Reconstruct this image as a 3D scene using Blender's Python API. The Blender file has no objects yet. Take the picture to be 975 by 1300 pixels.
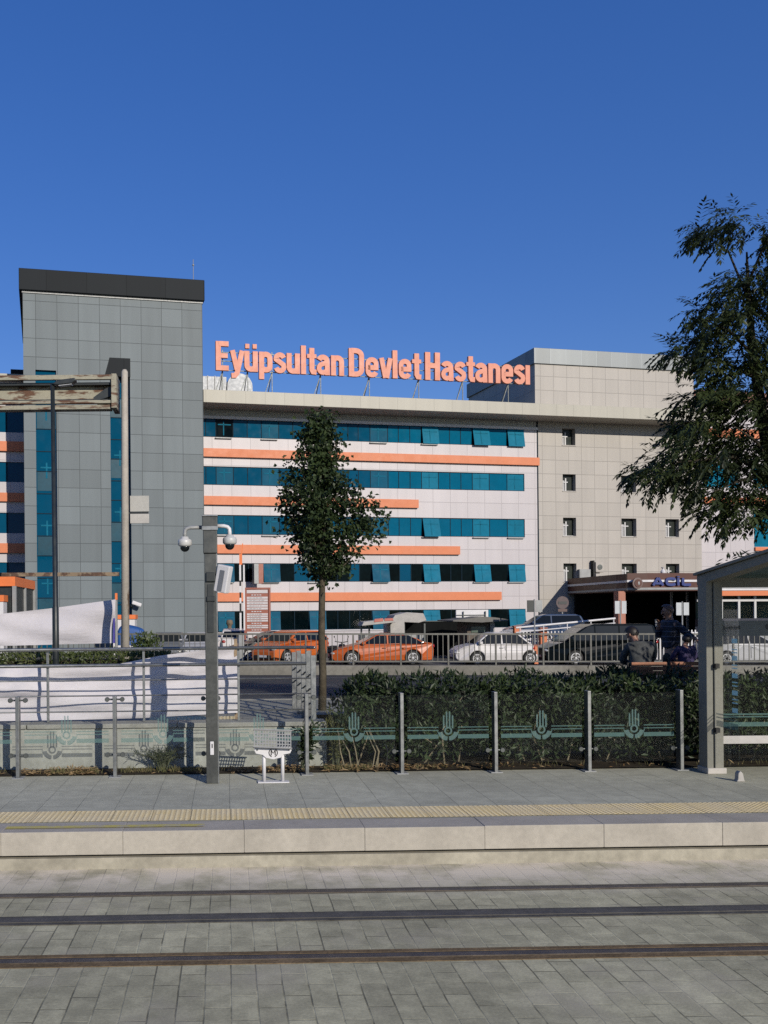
import bpy, bmesh, math, random
from mathutils import Vector, Matrix
R_ = math.radians
SC = bpy.context.scene
COL = SC.collection
# ------------------------------------------------------------------ view measures
F, CX, HZ, ROLL, CAMZ = 1150.0, 290.0, 781.8, 0.009, 2.386

def ray(px, py):
    dx, dy = px - CX, py - HZ
    return (dx - ROLL*dy)/F, -(dy + ROLL*dx)/F

def at(px, py, Y):
    tx, tz = ray(px, py)
    return Vector((tx*Y, Y, CAMZ + tz*Y))

def xat(px, Y, py=HZ): return at(px, py, Y).x
def zat(px, py, Y): return at(px, py, Y).z

# ------------------------------------------------------------------ object helpers
def tag(o, label=None, cat=None, group=None, kind=None):
    if label: o['label'] = label
    if cat: o['category'] = cat
    if group: o['group'] = group
    if kind: o['kind'] = kind
    return o

def empty(name, loc=(0, 0, 0), rz=0.0, label=None, cat=None, group=None):
    o = bpy.data.objects.new(name, None)
    COL.objects.link(o)
    o.empty_display_size = 0.2
    o.location = loc
    o.rotation_euler = (0, 0, rz)
    return tag(o, label, cat, group)

class MB:
    def __init__(s):
        s.v = []; s.f = []; s.mi = []; s.m = 0
    def add(s, vs, fs):
        n = len(s.v)
        s.v += [tuple(p) for p in vs]
        for q in fs:
            s.f.append([n + i for i in q]); s.mi.append(s.m)
        return s
    def quad(s, a, b, c, d): return s.add([a, b, c, d], [(0, 1, 2, 3)])
    def box(s, x0, x1, y0, y1, z0, z1):
        return s.add([(x0,y0,z0),(x1,y0,z0),(x1,y1,z0),(x0,y1,z0),(x0,y0,z1),(x1,y0,z1),(x1,y1,z1),(x0,y1,z1)],
                     [(3,2,1,0),(4,5,6,7),(0,1,5,4),(1,2,6,5),(2,3,7,6),(3,0,4,7)])
    def mbox(s, M, sx, sy, sz):
        vs = [M @ Vector((x*sx/2, y*sy/2, z*sz/2)) for z in (-1,1) for (x,y) in ((-1,-1),(1,-1),(1,1),(-1,1))]
        return s.add(vs, [(3,2,1,0),(4,5,6,7),(0,1,5,4),(1,2,6,5),(2,3,7,6),(3,0,4,7)])
    def bar(s, p, q, w, h=None, up=(0,0,1)):
        p, q = Vector(p), Vector(q); d = q - p
        if h is None: h = w
        z = d.normalized(); u = Vector(up)
        if abs(z.dot(u)) > .98: u = Vector((0,1,0))
        x = u.cross(z).normalized(); y = z.cross(x)
        M = Matrix((x, y, z)).transposed().to_4x4(); M.translation = (p + q)/2
        return s.mbox(M, w, h, d.length)
    def tube(s, pts, r, n=10, cap=True):
        pts = [Vector(p) for p in pts]
        rs = r if isinstance(r, (list, tuple)) else [r]*len(pts)
        vs = []; fs = []; px = None
        for i, p in enumerate(pts):
            if i == 0: d = pts[1] - p
            elif i == len(pts)-1: d = p - pts[i-1]
            else: d = (pts[i+1]-p).normalized() + (p-pts[i-1]).normalized()
            d.normalize()
            if px is None:
                u = Vector((0,0,1)) if abs(d.z) < .9 else Vector((0,1,0))
                x = u.cross(d).normalized()
            else:
                x = (px - d*px.dot(d)).normalized()
            px = x; y = d.cross(x)
            for k in range(n):
                a = 2*math.pi*k/n
                vs.append(p + (x*math.cos(a) + y*math.sin(a))*rs[i])
        for i in range(len(pts)-1):
            for k in range(n):
                k2 = (k+1) % n
                fs.append((i*n+k, i*n+k2, (i+1)*n+k2, (i+1)*n+k))
        if cap:
            fs.append(tuple(range(n-1,-1,-1))); fs.append(tuple((len(pts)-1)*n+k for k in range(n)))
        return s.add(vs, fs)
    def prism(s, poly, y0, y1):      # polygon in XZ extruded along Y
        n = len(poly)
        vs = [(x, y0, z) for x, z in poly] + [(x, y1, z) for x, z in poly]
        fs = [tuple(range(n)), tuple(range(2*n-1, n-1, -1))]
        for i in range(n):
            j = (i+1) % n
            fs.append((i, i+n, j+n, j))
        return s.add(vs, fs)
    def lathe(s, prof, c=(0,0,0), n=20, axis='Z'):
        vs = []; fs = []
        for r, h in prof:
            for k in range(n):
                a = 2*math.pi*k/n; x, y = r*math.cos(a), r*math.sin(a)
                if axis == 'Z': p = (x, y, h)
                elif axis == 'Y': p = (x, h, y)
                else: p = (h, x, y)
                vs.append((p[0]+c[0], p[1]+c[1], p[2]+c[2]))
        for i in range(len(prof)-1):
            for k in range(n):
                k2 = (k+1) % n
                fs.append((i*n+k, i*n+k2, (i+1)*n+k2, (i+1)*n+k))
        fs.append(tuple(range(n))[::-1]); fs.append(tuple((len(prof)-1)*n+k for k in range(n)))
        return s.add(vs, fs)
    def sphere(s, c, rx, ry, rz, n=14, m=10):
        prof = [(max(1e-4, math.sin(math.pi*i/m)), -math.cos(math.pi*i/m)) for i in range(m+1)]
        vs = []; fs = []
        for r, h in prof:
            for k in range(n):
                a = 2*math.pi*k/n
                vs.append((c[0]+rx*r*math.cos(a), c[1]+ry*r*math.sin(a), c[2]+rz*h))
        for i in range(m):
            for k in range(n):
                k2 = (k+1) % n
                fs.append((i*n+k, i*n+k2, (i+1)*n+k2, (i+1)*n+k))
        return s.add(vs, fs)
    def build(s, name, mats, parent=None, bevel=0, seg=2, smooth=False, fix=True, kind=None):
        me = bpy.data.meshes.new(name)
        me.from_pydata(s.v, [], s.f)
        if not isinstance(mats, (list, tuple)): mats = [mats]
        for m in mats: me.materials.append(m)
        if len(mats) > 1: me.polygons.foreach_set('material_index', s.mi)
        if fix:
            b = bmesh.new(); b.from_mesh(me)
            bmesh.ops.recalc_face_normals(b, faces=b.faces); b.to_mesh(me); b.free()
        if smooth:
            me.polygons.foreach_set('use_smooth', [True]*len(me.polygons))
        me.update()
        o = bpy.data.objects.new(name, me); COL.objects.link(o)
        if parent: o.parent = parent
        if bevel:
            md = o.modifiers.new('bevel', 'BEVEL'); md.width = bevel; md.segments = seg
            md.limit_method = 'ANGLE'; md.angle_limit = R_(30)
        if smooth == 'auto':
            pass
        if kind: o['kind'] = kind
        return o

def copy_thing(o, parent=None, loc=None, rz=None, label=None):
    c = o.copy(); COL.objects.link(c)
    if parent is not None: c.parent = parent
    for ch in list(o.children): copy_thing(ch, c)
    if loc is not None: c.location = loc
    if rz is not None: c.rotation_euler = (0, 0, rz)
    if label: c['label'] = label
    return c

# ------------------------------------------------------------------ materials
ALB = .735                 # all base colours sit a little low so the strong sun does not wash them out
def dim(c): return tuple(x*ALB for x in c)
def nodes(name):
    m = bpy.data.materials.new(name); m.use_nodes = True
    nt = m.node_tree; nt.nodes.clear()
    out = nt.nodes.new('ShaderNodeOutputMaterial')
    b = nt.nodes.new('ShaderNodeBsdfPrincipled')
    nt.links.new(b.outputs[0], out.inputs[0])
    return m, nt, b, out

def N(nt, t, **kw):
    n = nt.nodes.new(t)
    for k, v in kw.items(): setattr(n, k, v)
    return n

def math_(nt, op, a, b=None, c=None):
    n = N(nt, 'ShaderNodeMath', operation=op)
    for i, x in enumerate((a, b, c)):
        if x is None: continue
        if isinstance(x, (int, float)): n.inputs[i].default_value = x
        else: nt.links.new(x, n.inputs[i])
    return n.outputs[0]

def mixc(nt, fac, a, b, bt='MIX'):
    n = N(nt, 'ShaderNodeMix', data_type='RGBA', blend_type=bt)
    for sock, x in ((n.inputs[0], fac), (n.inputs[6], a), (n.inputs[7], b)):
        if isinstance(x, (int, float)): sock.default_value = x
        elif isinstance(x, (tuple, list)): sock.default_value = (*x[:3], 1)
        else: nt.links.new(x, sock)
    return n.outputs[2]

def noise(nt, vec, scale, detail=4, rough=.55):
    n = N(nt, 'ShaderNodeTexNoise')
    n.inputs['Scale'].default_value = scale; n.inputs['Detail'].default_value = detail
    n.inputs['Roughness'].default_value = rough
    nt.links.new(vec, n.inputs['Vector'])
    return n.outputs[0]

def remap(nt, v, a, b, c, d):
    n = N(nt, 'ShaderNodeMapRange')
    nt.links.new(v, n.inputs[0])
    for i, x in enumerate((a, b, c, d)): n.inputs[i+1].default_value = x
    return n.outputs[0]

def grime(nt, vec, col, var, scale):
    """colour with two scales of brightness variation"""
    a = remap(nt, noise(nt, vec, scale), .3, .7, 1-var, 1+var*.6)
    b = remap(nt, noise(nt, vec, scale*9, 3), .3, .7, 1-var*.6, 1+var*.4)
    f = math_(nt, 'MULTIPLY', a, b)
    g = N(nt, 'ShaderNodeCombineColor')
    for i in range(3): nt.links.new(f, g.inputs[i])
    return mixc(nt, 1.0, col, g.outputs[0], 'MULTIPLY')

def bumped(nt, b, h, strength, dist=.01):
    bn = N(nt, 'ShaderNodeBump'); bn.inputs['Strength'].default_value = strength
    bn.inputs['Distance'].default_value = dist
    nt.links.new(h, bn.inputs['Height']); nt.links.new(bn.outputs[0], b.inputs['Normal'])

def mat(name, col, rough=.6, metal=0.0, var=.12, scale=2.0, bump=0.0, bscale=60, spec=.5, coat=0.0):
    m, nt, b, out = nodes(name); col = dim(col)
    tc = N(nt, 'ShaderNodeTexCoord').outputs['Object']
    if var: nt.links.new(grime(nt, tc, col, var, scale), b.inputs['Base Color'])
    else: b.inputs['Base Color'].default_value = (*col, 1)
    b.inputs['Roughness'].default_value = rough
    if var: nt.links.new(remap(nt, noise(nt, tc, scale*3), .3, .7, max(.02, rough-.08), min(1, rough+.08)), b.inputs['Roughness'])
    b.inputs['Metallic'].default_value = metal
    b.inputs['Specular IOR Level'].default_value = spec
    b.inputs['Coat Weight'].default_value = coat
    if bump: bumped(nt, b, noise(nt, tc, bscale), bump)
    return m

def panel_mat(name, col, du, dv, u0=0, v0=0, lw=.025, joint=.55, var=.05, rough=.5, metal=0.0, stain=.08, spec=.4, vjoint=True):
    """cladding panels with real joint spacing, in the wall's own metres (x along, z up)"""
    m, nt, b, out = nodes(name); col = dim(col)
    tc = N(nt, 'ShaderNodeTexCoord').outputs['Object']
    s = N(nt, 'ShaderNodeSeparateXYZ'); nt.links.new(tc, s.inputs[0])
    u = math_(nt, 'DIVIDE', math_(nt, 'SUBTRACT', math_(nt, 'ADD', s.outputs[0], s.outputs[1]), u0), du)
    v = math_(nt, 'DIVIDE', math_(nt, 'SUBTRACT', s.outputs[2], v0), dv)
    fu, fv = math_(nt, 'FRACT', u), math_(nt, 'FRACT', v)
    lu, lv = math_(nt, 'LESS_THAN', fu, lw/du), math_(nt, 'LESS_THAN', fv, lw/dv)
    line = math_(nt, 'MAXIMUM', lu, lv) if vjoint else lu
    cid = N(nt, 'ShaderNodeCombineXYZ')
    nt.links.new(math_(nt, 'FLOOR', u), cid.inputs[0]); nt.links.new(math_(nt, 'FLOOR', v), cid.inputs[1])
    wn = N(nt, 'ShaderNodeTexWhiteNoise'); nt.links.new(cid.outputs[0], wn.inputs['Vector'])
    tone = remap(nt, wn.outputs['Value'], 0, 1, 1-var, 1+var)
    # streaks running down the panels
    mp = N(nt, 'ShaderNodeMapping'); mp.inputs['Scale'].default_value = (1.6, 1.6, .12)
    nt.links.new(tc, mp.inputs[0])
    st = remap(nt, noise(nt, mp.outputs[0], 1.0, 6), .35, .75, 1.02, 1-stain)
    f = math_(nt, 'MULTIPLY', tone, st)
    g = N(nt, 'ShaderNodeCombineColor')
    for i in range(3): nt.links.new(f, g.inputs[i])
    base = mixc(nt, 1.0, col, g.outputs[0], 'MULTIPLY')
    base = mixc(nt, line, base, tuple(c*joint for c in col))
    nt.links.new(base, b.inputs['Base Color'])
    b.inputs['Roughness'].default_value = rough; b.inputs['Metallic'].default_value = metal
    b.inputs['Specular IOR Level'].default_value = spec
    bumped(nt, b, math_(nt, 'SUBTRACT', 1.0, line), .5, .02)
    return m

def paver_mat(name, col, bw, rh, rot=0.0, mortar=.006, var=.16, mcol=.45, rough=.8, squash=.5, stain=.25, dust=None, edge=None, joint_hi=.8):
    m, nt, b, out = nodes(name); col = dim(col); dust = dust and dim(dust); edge = edge and (edge[0], edge[1], dim(edge[2]))
    tc = N(nt, 'ShaderNodeTexCoord').outputs['Object']
    mp = N(nt, 'ShaderNodeMapping'); mp.inputs['Rotation'].default_value = (0, 0, rot)
    nt.links.new(tc, mp.inputs[0])
    w = N(nt, 'ShaderNodeTexNoise'); w.inputs['Scale'].default_value = 3.0
    nt.links.new(mp.outputs[0], w.inputs['Vector'])
    wob = N(nt, 'ShaderNodeMix', data_type='VECTOR'); wob.inputs[0].default_value = .012
    nt.links.new(mp.outputs[0], wob.inputs[4]); nt.links.new(w.outputs['Color'], wob.inputs[5])
    br = N(nt, 'ShaderNodeTexBrick'); br.offset = squash
    br.inputs['Scale'].default_value = 1.0; br.inputs['Brick Width'].default_value = bw
    br.inputs['Row Height'].default_value = rh; br.inputs['Mortar Size'].default_value = mortar
    br.inputs['Mortar Smooth'].default_value = .3; br.inputs['Bias'].default_value = 0
    br.inputs['Color1'].default_value = (*[c*(1-var) for c in col], 1)
    br.inputs['Color2'].default_value = (*[c*(1+var) for c in col], 1)
    br.inputs['Mortar'].default_value = (*[c*mcol for c in col], 1)
    nt.links.new(wob.outputs[1], br.inputs['Vector'])
    a = remap(nt, noise(nt, tc, .55, 6), .3, .7, 1-stain, 1+stain*.5)
    c2 = remap(nt, noise(nt, tc, 45, 3), .3, .7, .86, 1.1)
    c3 = remap(nt, noise(nt, tc, 6, 5), .42, .62, 1-stain*.55, 1.05)
    f = math_(nt, 'MULTIPLY', math_(nt, 'MULTIPLY', a, c2), c3)
    g = N(nt, 'ShaderNodeCombineColor')
    for i in range(3): nt.links.new(f, g.inputs[i])
    jn = mixc(nt, remap(nt, noise(nt, tc, 1.9, 5), .42, .60, 0, 1), tuple(c*mcol*.8 for c in col), tuple(c*joint_hi for c in col))
    nt.links.new(jn, br.inputs['Mortar'])
    base = mixc(nt, 1.0, br.outputs['Color'], g.outputs[0], 'MULTIPLY')
    if dust:
        base = mixc(nt, remap(nt, noise(nt, tc, 1.3, 6), .52, .72, 0, .7), base, dust)
    if edge:                                     # cement dust lying along the platform side
        sy = N(nt, 'ShaderNodeSeparateXYZ'); nt.links.new(tc, sy.inputs[0])
        near = remap(nt, sy.outputs[1], edge[0], edge[1], 0, 1)
        fd = math_(nt, 'MULTIPLY', near, remap(nt, noise(nt, tc, 2.2, 7, .62),   .38, .56, .25, 1.0))
        base = mixc(nt, fd, base, edge[2])
    nt.links.new(base, b.inputs['Base Color'])
    b.inputs['Roughness'].default_value = rough; b.inputs['Specular IOR Level'].default_value = .3
    hh = math_(nt, 'ADD', math_(nt, 'SUBTRACT', 1.0, br.outputs['Fac']), math_(nt, 'MULTIPLY', noise(nt, tc, 60, 3), .25))
    bumped(nt, b, hh, .55, .006)
    return m

def glass_mat(name, tint=(.86, .93, .91), haze=.05, hazecol=(.7, .75, .75), gloss=1.0):
    m = bpy.data.materials.new(name); m.use_nodes = True
    nt = m.node_tree; nt.nodes.clear()
    out = N(nt, 'ShaderNodeOutputMaterial')
    t = N(nt, 'ShaderNodeBsdfTransparent'); t.inputs[0].default_value = (*tint, 1)
    d = N(nt, 'ShaderNodeBsdfDiffuse'); d.inputs[0].default_value = (*hazecol, 1)
    g = N(nt, 'ShaderNodeBsdfGlossy'); g.inputs['Roughness'].default_value = .02
    lw = N(nt, 'ShaderNodeFresnel'); lw.inputs[0].default_value = 1.45
    tc = N(nt, 'ShaderNodeTexCoord').outputs['Object']
    m1 = N(nt, 'ShaderNodeMixShader')
    nt.links.new(remap(nt, noise(nt, tc, 1.7, 5), .3, .7, haze*.6, haze*1.4), m1.inputs[0])
    nt.links.new(t.outputs[0], m1.inputs[1]); nt.links.new(d.outputs[0], m1.inputs[2])
    m2 = N(nt, 'ShaderNodeMixShader')
    nt.links.new(math_(nt, 'MULTIPLY', lw.outputs[0], gloss), m2.inputs[0])
    nt.links.new(m1.outputs[0], m2.inputs[1]); nt.links.new(g.outputs[0], m2.inputs[2])
    nt.links.new(m2.outputs[0], out.inputs[0])
    return m

def leaf_mat(name, col, col2, rough=.4, trans=.25, spec=.4, scale=1.2):
    m, nt, b, out = nodes(name); col = dim(col); col2 = dim(col2)
    tc = N(nt, 'ShaderNodeTexCoord').outputs['Object']
    f = remap(nt, noise(nt, tc, scale, 3), .35, .65, 0, 1)
    f2 = remap(nt, noise(nt, tc, scale*14, 2), .3, .7, -.35, .35)
    fac = math_(nt, 'ADD', f, f2); cl = N(nt, 'ShaderNodeClamp'); nt.links.new(fac, cl.inputs[0])
    c = mixc(nt, cl.outputs[0], col, col2)
    nt.links.new(c, b.inputs['Base Color'])
    b.inputs['Roughness'].default_value = rough; b.inputs['Specular IOR Level'].default_value = spec
    t = N(nt, 'ShaderNodeBsdfTranslucent'); nt.links.new(c, t.inputs[0])
    mx = N(nt, 'ShaderNodeMixShader'); mx.inputs[0].default_value = trans
    nt.links.new(b.outputs[0], mx.inputs[1]); nt.links.new(t.outputs[0], mx.inputs[2])
    nt.links.new(mx.outputs[0], out.inputs[0])
    return m

def rust_mat(name, paint, rust, amount=.5, scale=(1.0, 1.0, 4.0)):
    m, nt, b, out = nodes(name); paint = dim(paint); rust = dim(rust)
    tc = N(nt, 'ShaderNodeTexCoord').outputs['Object']
    mp = N(nt, 'ShaderNodeMapping'); mp.inputs['Scale'].default_value = scale
    nt.links.new(tc, mp.inputs[0])
    f = remap(nt, noise(nt, mp.outputs[0], 1.6, 8, .65), amount-.02, amount+.06, 0, 1)
    c = mixc(nt, f, grime(nt, tc, paint, .15, 2), grime(nt, tc, rust, .4, 6))
    nt.links.new(c, b.inputs['Base Color']); b.inputs['Roughness'].default_value = .75
    return m

M = {}
M['steel'] = mat('stainless_steel', (.33, .34, .34), .38, .85, .15, 4)
M['steel_dark'] = mat('dull_steel', (.12, .13, .125), .5, .6, .2, 4)
M['column_metal'] = mat('column_metal', (.10, .105, .10), .42, .55, .22, 3)
M['white_paint'] = mat('white_paint', (.72, .71, .72), .45, 0, .06, 3)
M['grey_paint'] = mat('grey_paint', (.32, .33, .33), .5, .1, .12, 3)
M['dark_paint'] = mat('dark_paint', (.022, .028, .03), .45, .1, .2, 3)
M['black'] = mat('black_rubber', (.012, .012, .012), .7, 0, .2, 5)
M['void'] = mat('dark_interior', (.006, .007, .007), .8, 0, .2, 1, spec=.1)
M['fence_grey'] = mat('fence_grey', (.135, .135, .12), .55, .3, .2, 5)
M['concrete'] = mat('concrete_wall', (.37, .38, .345), .85, 0, .22, 1.6, .25, 40, .2)
M['concrete_dark'] = mat('median_concrete', (.23, .22, .19), .85, 0, .25, .8, .2, 40, .2)
M['asphalt'] = mat('asphalt', (.05, .052, .053), .85, 0, .2, .5, .3, 120, .3)
M['carpark'] = mat('car_park_asphalt', (.13, .13, .125), .85, 0, .25, .3, .2, 60, .2)
M['soil'] = mat('soil', (.055, .045, .032), .95, 0, .4, 6, .6, 30, .1)
M['ground'] = mat('far_ground', (.10, .10, .09), .95, 0, .3, .05, spec=.1)
M['orange'] = mat('orange_cladding', (.70, .225, .10), .5, 0, .06, .8, spec=.3)
M['orange_bright'] = mat('orange_paint', (.85, .21, .05), .5, 0, .08, 1)
M['letter'] = mat('sign_coral', (.76, .30, .20), .5, 0, .05, .6, spec=.3)
M['wood'] = mat('bench_wood', (.34, .125, .055), .5, 0, .3, 8)
M['bark'] = mat('bark', (.10, .085, .06), .9, 0, .35, 9, .8, 40, .1)
M['glass'] = glass_mat('railing_glass', (.982, .988, .984), haze=.004, gloss=.07)
def decal_mat(name, col, op):
    m, nt, b, out = nodes(name); col = dim(col)
    b.inputs['Base Color'].default_value = (*col, 1); b.inputs['Roughness'].default_value = .7; b.inputs['Specular IOR Level'].default_value = .2
    t = N(nt, 'ShaderNodeBsdfTransparent'); mx = N(nt, 'ShaderNodeMixShader'); mx.inputs[0].default_value = op
    nt.links.new(t.outputs[0], mx.inputs[1]); nt.links.new(b.outputs[0], mx.inputs[2]); nt.links.new(mx.outputs[0], out.inputs[0])
    return m
M['decal'] = decal_mat('frosted_teal_decal', (.11, .21, .20), .6)
M['decal_dim'] = decal_mat('frosted_emblem_decal', (.16, .27, .26), .38)
M['decal_light'] = decal_mat('frosted_pale_decal', (.60, .95, .92), .9)
M['car_glass'] = mat('car_glass', (.007, .010, .012), .12, 0, 0, spec=.35)
M['chrome'] = mat('alloy_rim', (.60, .60, .61), .4, .25, .08, 6)
M['lamp_glass'] = mat('headlamp', (.6, .6, .58), .15, .2, .1, 8)
M['tail_lamp'] = mat('tail_lamp', (.35, .02, .015), .2, 0, .1, 8)
# ------------------------------------------------------------------ lettering (stroke-built condensed capitals and lower case)
def arc(cx, cy, rx, ry, a0, a1, n=8):
    return [(cx + rx*math.cos(R_(a0+(a1-a0)*i/n)), cy + ry*math.sin(R_(a0+(a1-a0)*i/n))) for i in range(n+1)]

def stroke_poly(mb, pts, w, y0, y1, closed=False):
    n = len(pts); L = []; Rr = []
    for i, p in enumerate(pts):
        a = pts[(i-1) % n] if (i > 0 or closed) else None
        b = pts[(i+1) % n] if (i < n-1 or closed) else None
        d1 = Vector((p[0]-a[0], p[1]-a[1])).normalized() if a else None
        d2 = Vector((b[0]-p[0], b[1]-p[1])).normalized() if b else None
        if d1 is None: d1 = d2
        if d2 is None: d2 = d1
        t = (d1+d2)
        t = t.normalized() if t.length > 1e-5 else d1
        nrm = Vector((-t.y, t.x)); k = min(1.6, 1/max(.3, nrm.dot(Vector((-d1.y, d1.x)))))
        L.append((p[0]+nrm.x*w/2*k, p[1]+nrm.y*w/2*k)); Rr.append((p[0]-nrm.x*w/2*k, p[1]-nrm.y*w/2*k))
    vs = []
    for y in (y0, y1):
        for q in L: vs.append((q[0], y, q[1]))
        for q in Rr: vs.append((q[0], y, q[1]))
    fs = []; m = 2*n
    rng_ = range(n if closed else n-1)
    for i in rng_:
        j = (i+1) % n
        fs += [(i, j, n+j, n+i), (m+i, m+n+i, m+n+j, m+j), (i, m+i, m+j, j), (n+i, n+j, m+n+j, m+n+i)]
    if not closed:
        fs += [(0, n, m+n, m), (n-1, m+n-1, m+2*n-1, 2*n-1)]
    mb.add(vs, fs)

XH, SW = .71, .168
def glyph(ch):
    """-> (list of (points, width, closed)), advance)"""
    w = SW; h = w/2; W = .43; c = W/2; r = c-h
    top = XH-h
    bowl = lambda x0, x1, y0, y1: arc((x0+x1)/2, y1-(x1-x0)/2, (x1-x0)/2, (x1-x0)/2, 0, 180) + arc((x0+x1)/2, y0+(x1-x0)/2, (x1-x0)/2, (x1-x0)/2, 180, 360)
    if ch == 'E': return [([(h,0),(h,1)],w,0), ([(w*.6,h),(.40,h)],w*.95,0), ([(w*.6,.51),(.37,.51)],w*.9,0), ([(w*.6,1-h),(.40,1-h)],w*.95,0)], .46
    if ch == 'H': return [([(h,0),(h,1)],w*1.1,0), ([(.50-h,0),(.50-h,1)],w*1.1,0), ([(w*.6,.52),(.5-w*.6,.52)],w,0)], .56
    if ch == 'D': return [([(h,0),(h,1)],w*1.05,0), ([(w*.5,1-h),(.2,1-h)] + arc(.22,.74,.19,.175,90,0)+arc(.22,.26,.19,.175,0,-90)+[(w*.5,h)],w,0)], .55
    if ch == 'L': return [([(h,0),(h,1)],w,0), ([(w*.6,h),(.45,h)],w,0)], .52
    if ch in 'Iİ':
        s = [([(h,0),(h,1)],w,0)]
        if ch == 'İ': s.append(([(h,1.1),(h,1.26)],w,0))
        return s, .24
    if ch == 'A': return [([(.05,0),(.27,1)],w*.95,0), ([(.51,0),(.29,1)],w*.95,0), ([(.14,.27),(.42,.27)],w*.8,0)], .62
    if ch == 'C': return [(arc(.29,.70,.205,.215,20,180)+arc(.29,.30,.205,.215,180,340),w,0)], .56
    if ch == 'l': return [([(h,0),(h,1)],w,0)], .215
    if ch == 'ı': return [([(h,0),(h,XH)],w,0)], .215
    if ch == 'n': return [([(h,0),(h,XH)],w,0), ([(h,top-r*.9)]+arc(c,top-r,r,r,170,0)+[(W-h,0)],w,0)], .475
    if ch in 'uü':
        s = [([(W-h,0),(W-h,XH)],w,0), ([(h,XH)]+arc(c,h+r,r,r,180,350),w,0)]
        if ch == 'ü': s += [([(.10,.80),(.10,.955)],.135,0), ([(.33,.80),(.33,.955)],.135,0)]
        return s, .475
    if ch == 'p': return [([(h,-.24),(h,XH)],w,0), (bowl(h,W-h,h,top),w,1)], .475
    if ch == 'e': return [([(h,.345),(W-h,.345),(W-h,top-r)]+arc(c,top-r,r,r,10,180)+arc(c,h+r,r,r,180,345),w*.95,0)], .465
    if ch == 'a': return [(arc(c-.01,top-r,r,r,165,0)+[(W-h,0)],w,0), ([(W-h,.44),(c,.40)]+arc(c-.01,.235,r,.15,100,270)+[(W-h,.15)],w*.9,0)], .475
    if ch == 's': return [(arc(c-.01,top-.13,r*.95,.135,15,180,7)+[(c-.13,.47),(c,.37),(c+.1,.29)]+arc(c-.01,h+.13,r*.95,.135,0,-165,7),w*.95,0)], .43
    if ch == 't': return [([(.155,.93),(.155,.17),(.19,.095),(.30,.085)],w,0), ([(.0,XH-.065),(.30,XH-.065)],.13,0)], .325
    if ch == 'v': return [([(.075,XH),(.20,0)],w*.95,0), ([(.365,XH),(.24,0)],w*.95,0)], .45
    if ch == 'y': return [([(.075,XH),(.215,.04)],w*.95,0), ([(.375,XH),(.22,-.06),(.15,-.155),(.04,-.16)],w*.95,0)], .455
    return [], .2

def letters(text, x0, x1, z, cap, y0, y1, mats, parent, skip=.018, name='letter'):
    """one mesh per letter, spread from x0 to x1, cap height cap"""
    adv = [glyph(ch)[1] - .018 for ch in text]; tot = sum(adv) - .015
    sx = (x1-x0)/tot; x = x0; out = []
    for ch, a in zip(text, adv):
        mb = MB()
        for k, (pts, w, cl) in enumerate(glyph(ch)[0]):
            q = [(px*sx, pz*cap) for px, pz in pts]
            stroke_poly(mb, q, w*(sx+cap)/2*1.0, -k*.004, y1-y0, bool(cl))
        o = mb.build(name, mats, parent)
        o.location = (x, y0, z)
        out.append(o); x += a*sx
    return out

def font_text(body, size, mats, parent, loc, rot=(R_(90),0,0), extrude=.002, name='lettering', align='LEFT', sx=1.0):
    cu = bpy.data.curves.new('lettering', 'FONT'); cu.body = body; cu.size = size; cu.extrude = extrude
    cu.align_x = align
    t = bpy.data.objects.new('lettering', cu); COL.objects.link(t)
    bpy.context.view_layer.update()
    me = bpy.data.meshes.new_from_object(t.evaluated_get(bpy.context.evaluated_depsgraph_get()))
    bpy.data.objects.remove(t); bpy.data.curves.remove(cu)
    me.materials.clear(); me.materials.append(mats)
    o = bpy.data.objects.new(name, me); COL.objects.link(o)
    o.location = loc; o.rotation_euler = rot; o.scale = (sx, 1, 1)
    if parent: o.parent = parent
    return o

# ------------------------------------------------------------------ camera, sun, sky
cam_d = bpy.data.cameras.new('camera'); cam = bpy.data.objects.new('camera', cam_d); COL.objects.link(cam)
cam.location = (0, 0, CAMZ); cam.rotation_mode = 'XYZ'
cam.rotation_euler = (R_(90), ROLL, 0)
cam_d.sensor_width = 36; cam_d.lens = 36*F/1300
cam_d.shift_x = (487.5-CX)/1300; cam_d.shift_y = (HZ-650)/1300
cam_d.clip_end = 5000; cam_d.clip_start = .1
SC.camera = cam

EL, LX, LY = R_(22), -.5, 1.0         # light travels left and away from the viewer
hl = math.hypot(LX, LY)
ld = Vector((LX/hl*math.cos(EL), LY/hl*math.cos(EL), -math.sin(EL)))
sun_d = bpy.data.lights.new('sun', 'SUN'); sun = bpy.data.objects.new('sun', sun_d); COL.objects.link(sun)
sun_d.energy = 4.75; sun_d.angle = R_(.5); sun_d.color = (1, .92, .80)
sun.rotation_euler = ld.to_track_quat('-Z', 'Y').to_euler()
sun.location = (20, -30, 25)

w = bpy.data.worlds.new('World'); SC.world = w; w.use_nodes = True
nt = w.node_tree; nt.nodes.clear()
wo = N(nt, 'ShaderNodeOutputWorld'); bg = N(nt, 'ShaderNodeBackground'); sk = N(nt, 'ShaderNodeTexSky')
sk.sky_type = 'NISHITA'; sk.sun_disc = False; sk.sun_elevation = EL
sk.sun_rotation = math.atan2(-ld.x, -ld.y)
sk.altitude = 900; sk.air_density = 1.0; sk.dust_density = .25; sk.ozone_density = 4.0
hs = N(nt, 'ShaderNodeHueSaturation'); hs.inputs['Saturation'].default_value = 1.56; hs.inputs['Value'].default_value = 1.44; hs.inputs['Hue'].default_value = .525
gm = N(nt, 'ShaderNodeGamma'); gm.inputs[1].default_value = .62
nt.links.new(sk.outputs[0], gm.inputs[0]); nt.links.new(gm.outputs[0], hs.inputs['Color']); nt.links.new(hs.outputs[0], bg.inputs[0])
nt.links.new(bg.outputs[0], wo.inputs[0])
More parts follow.
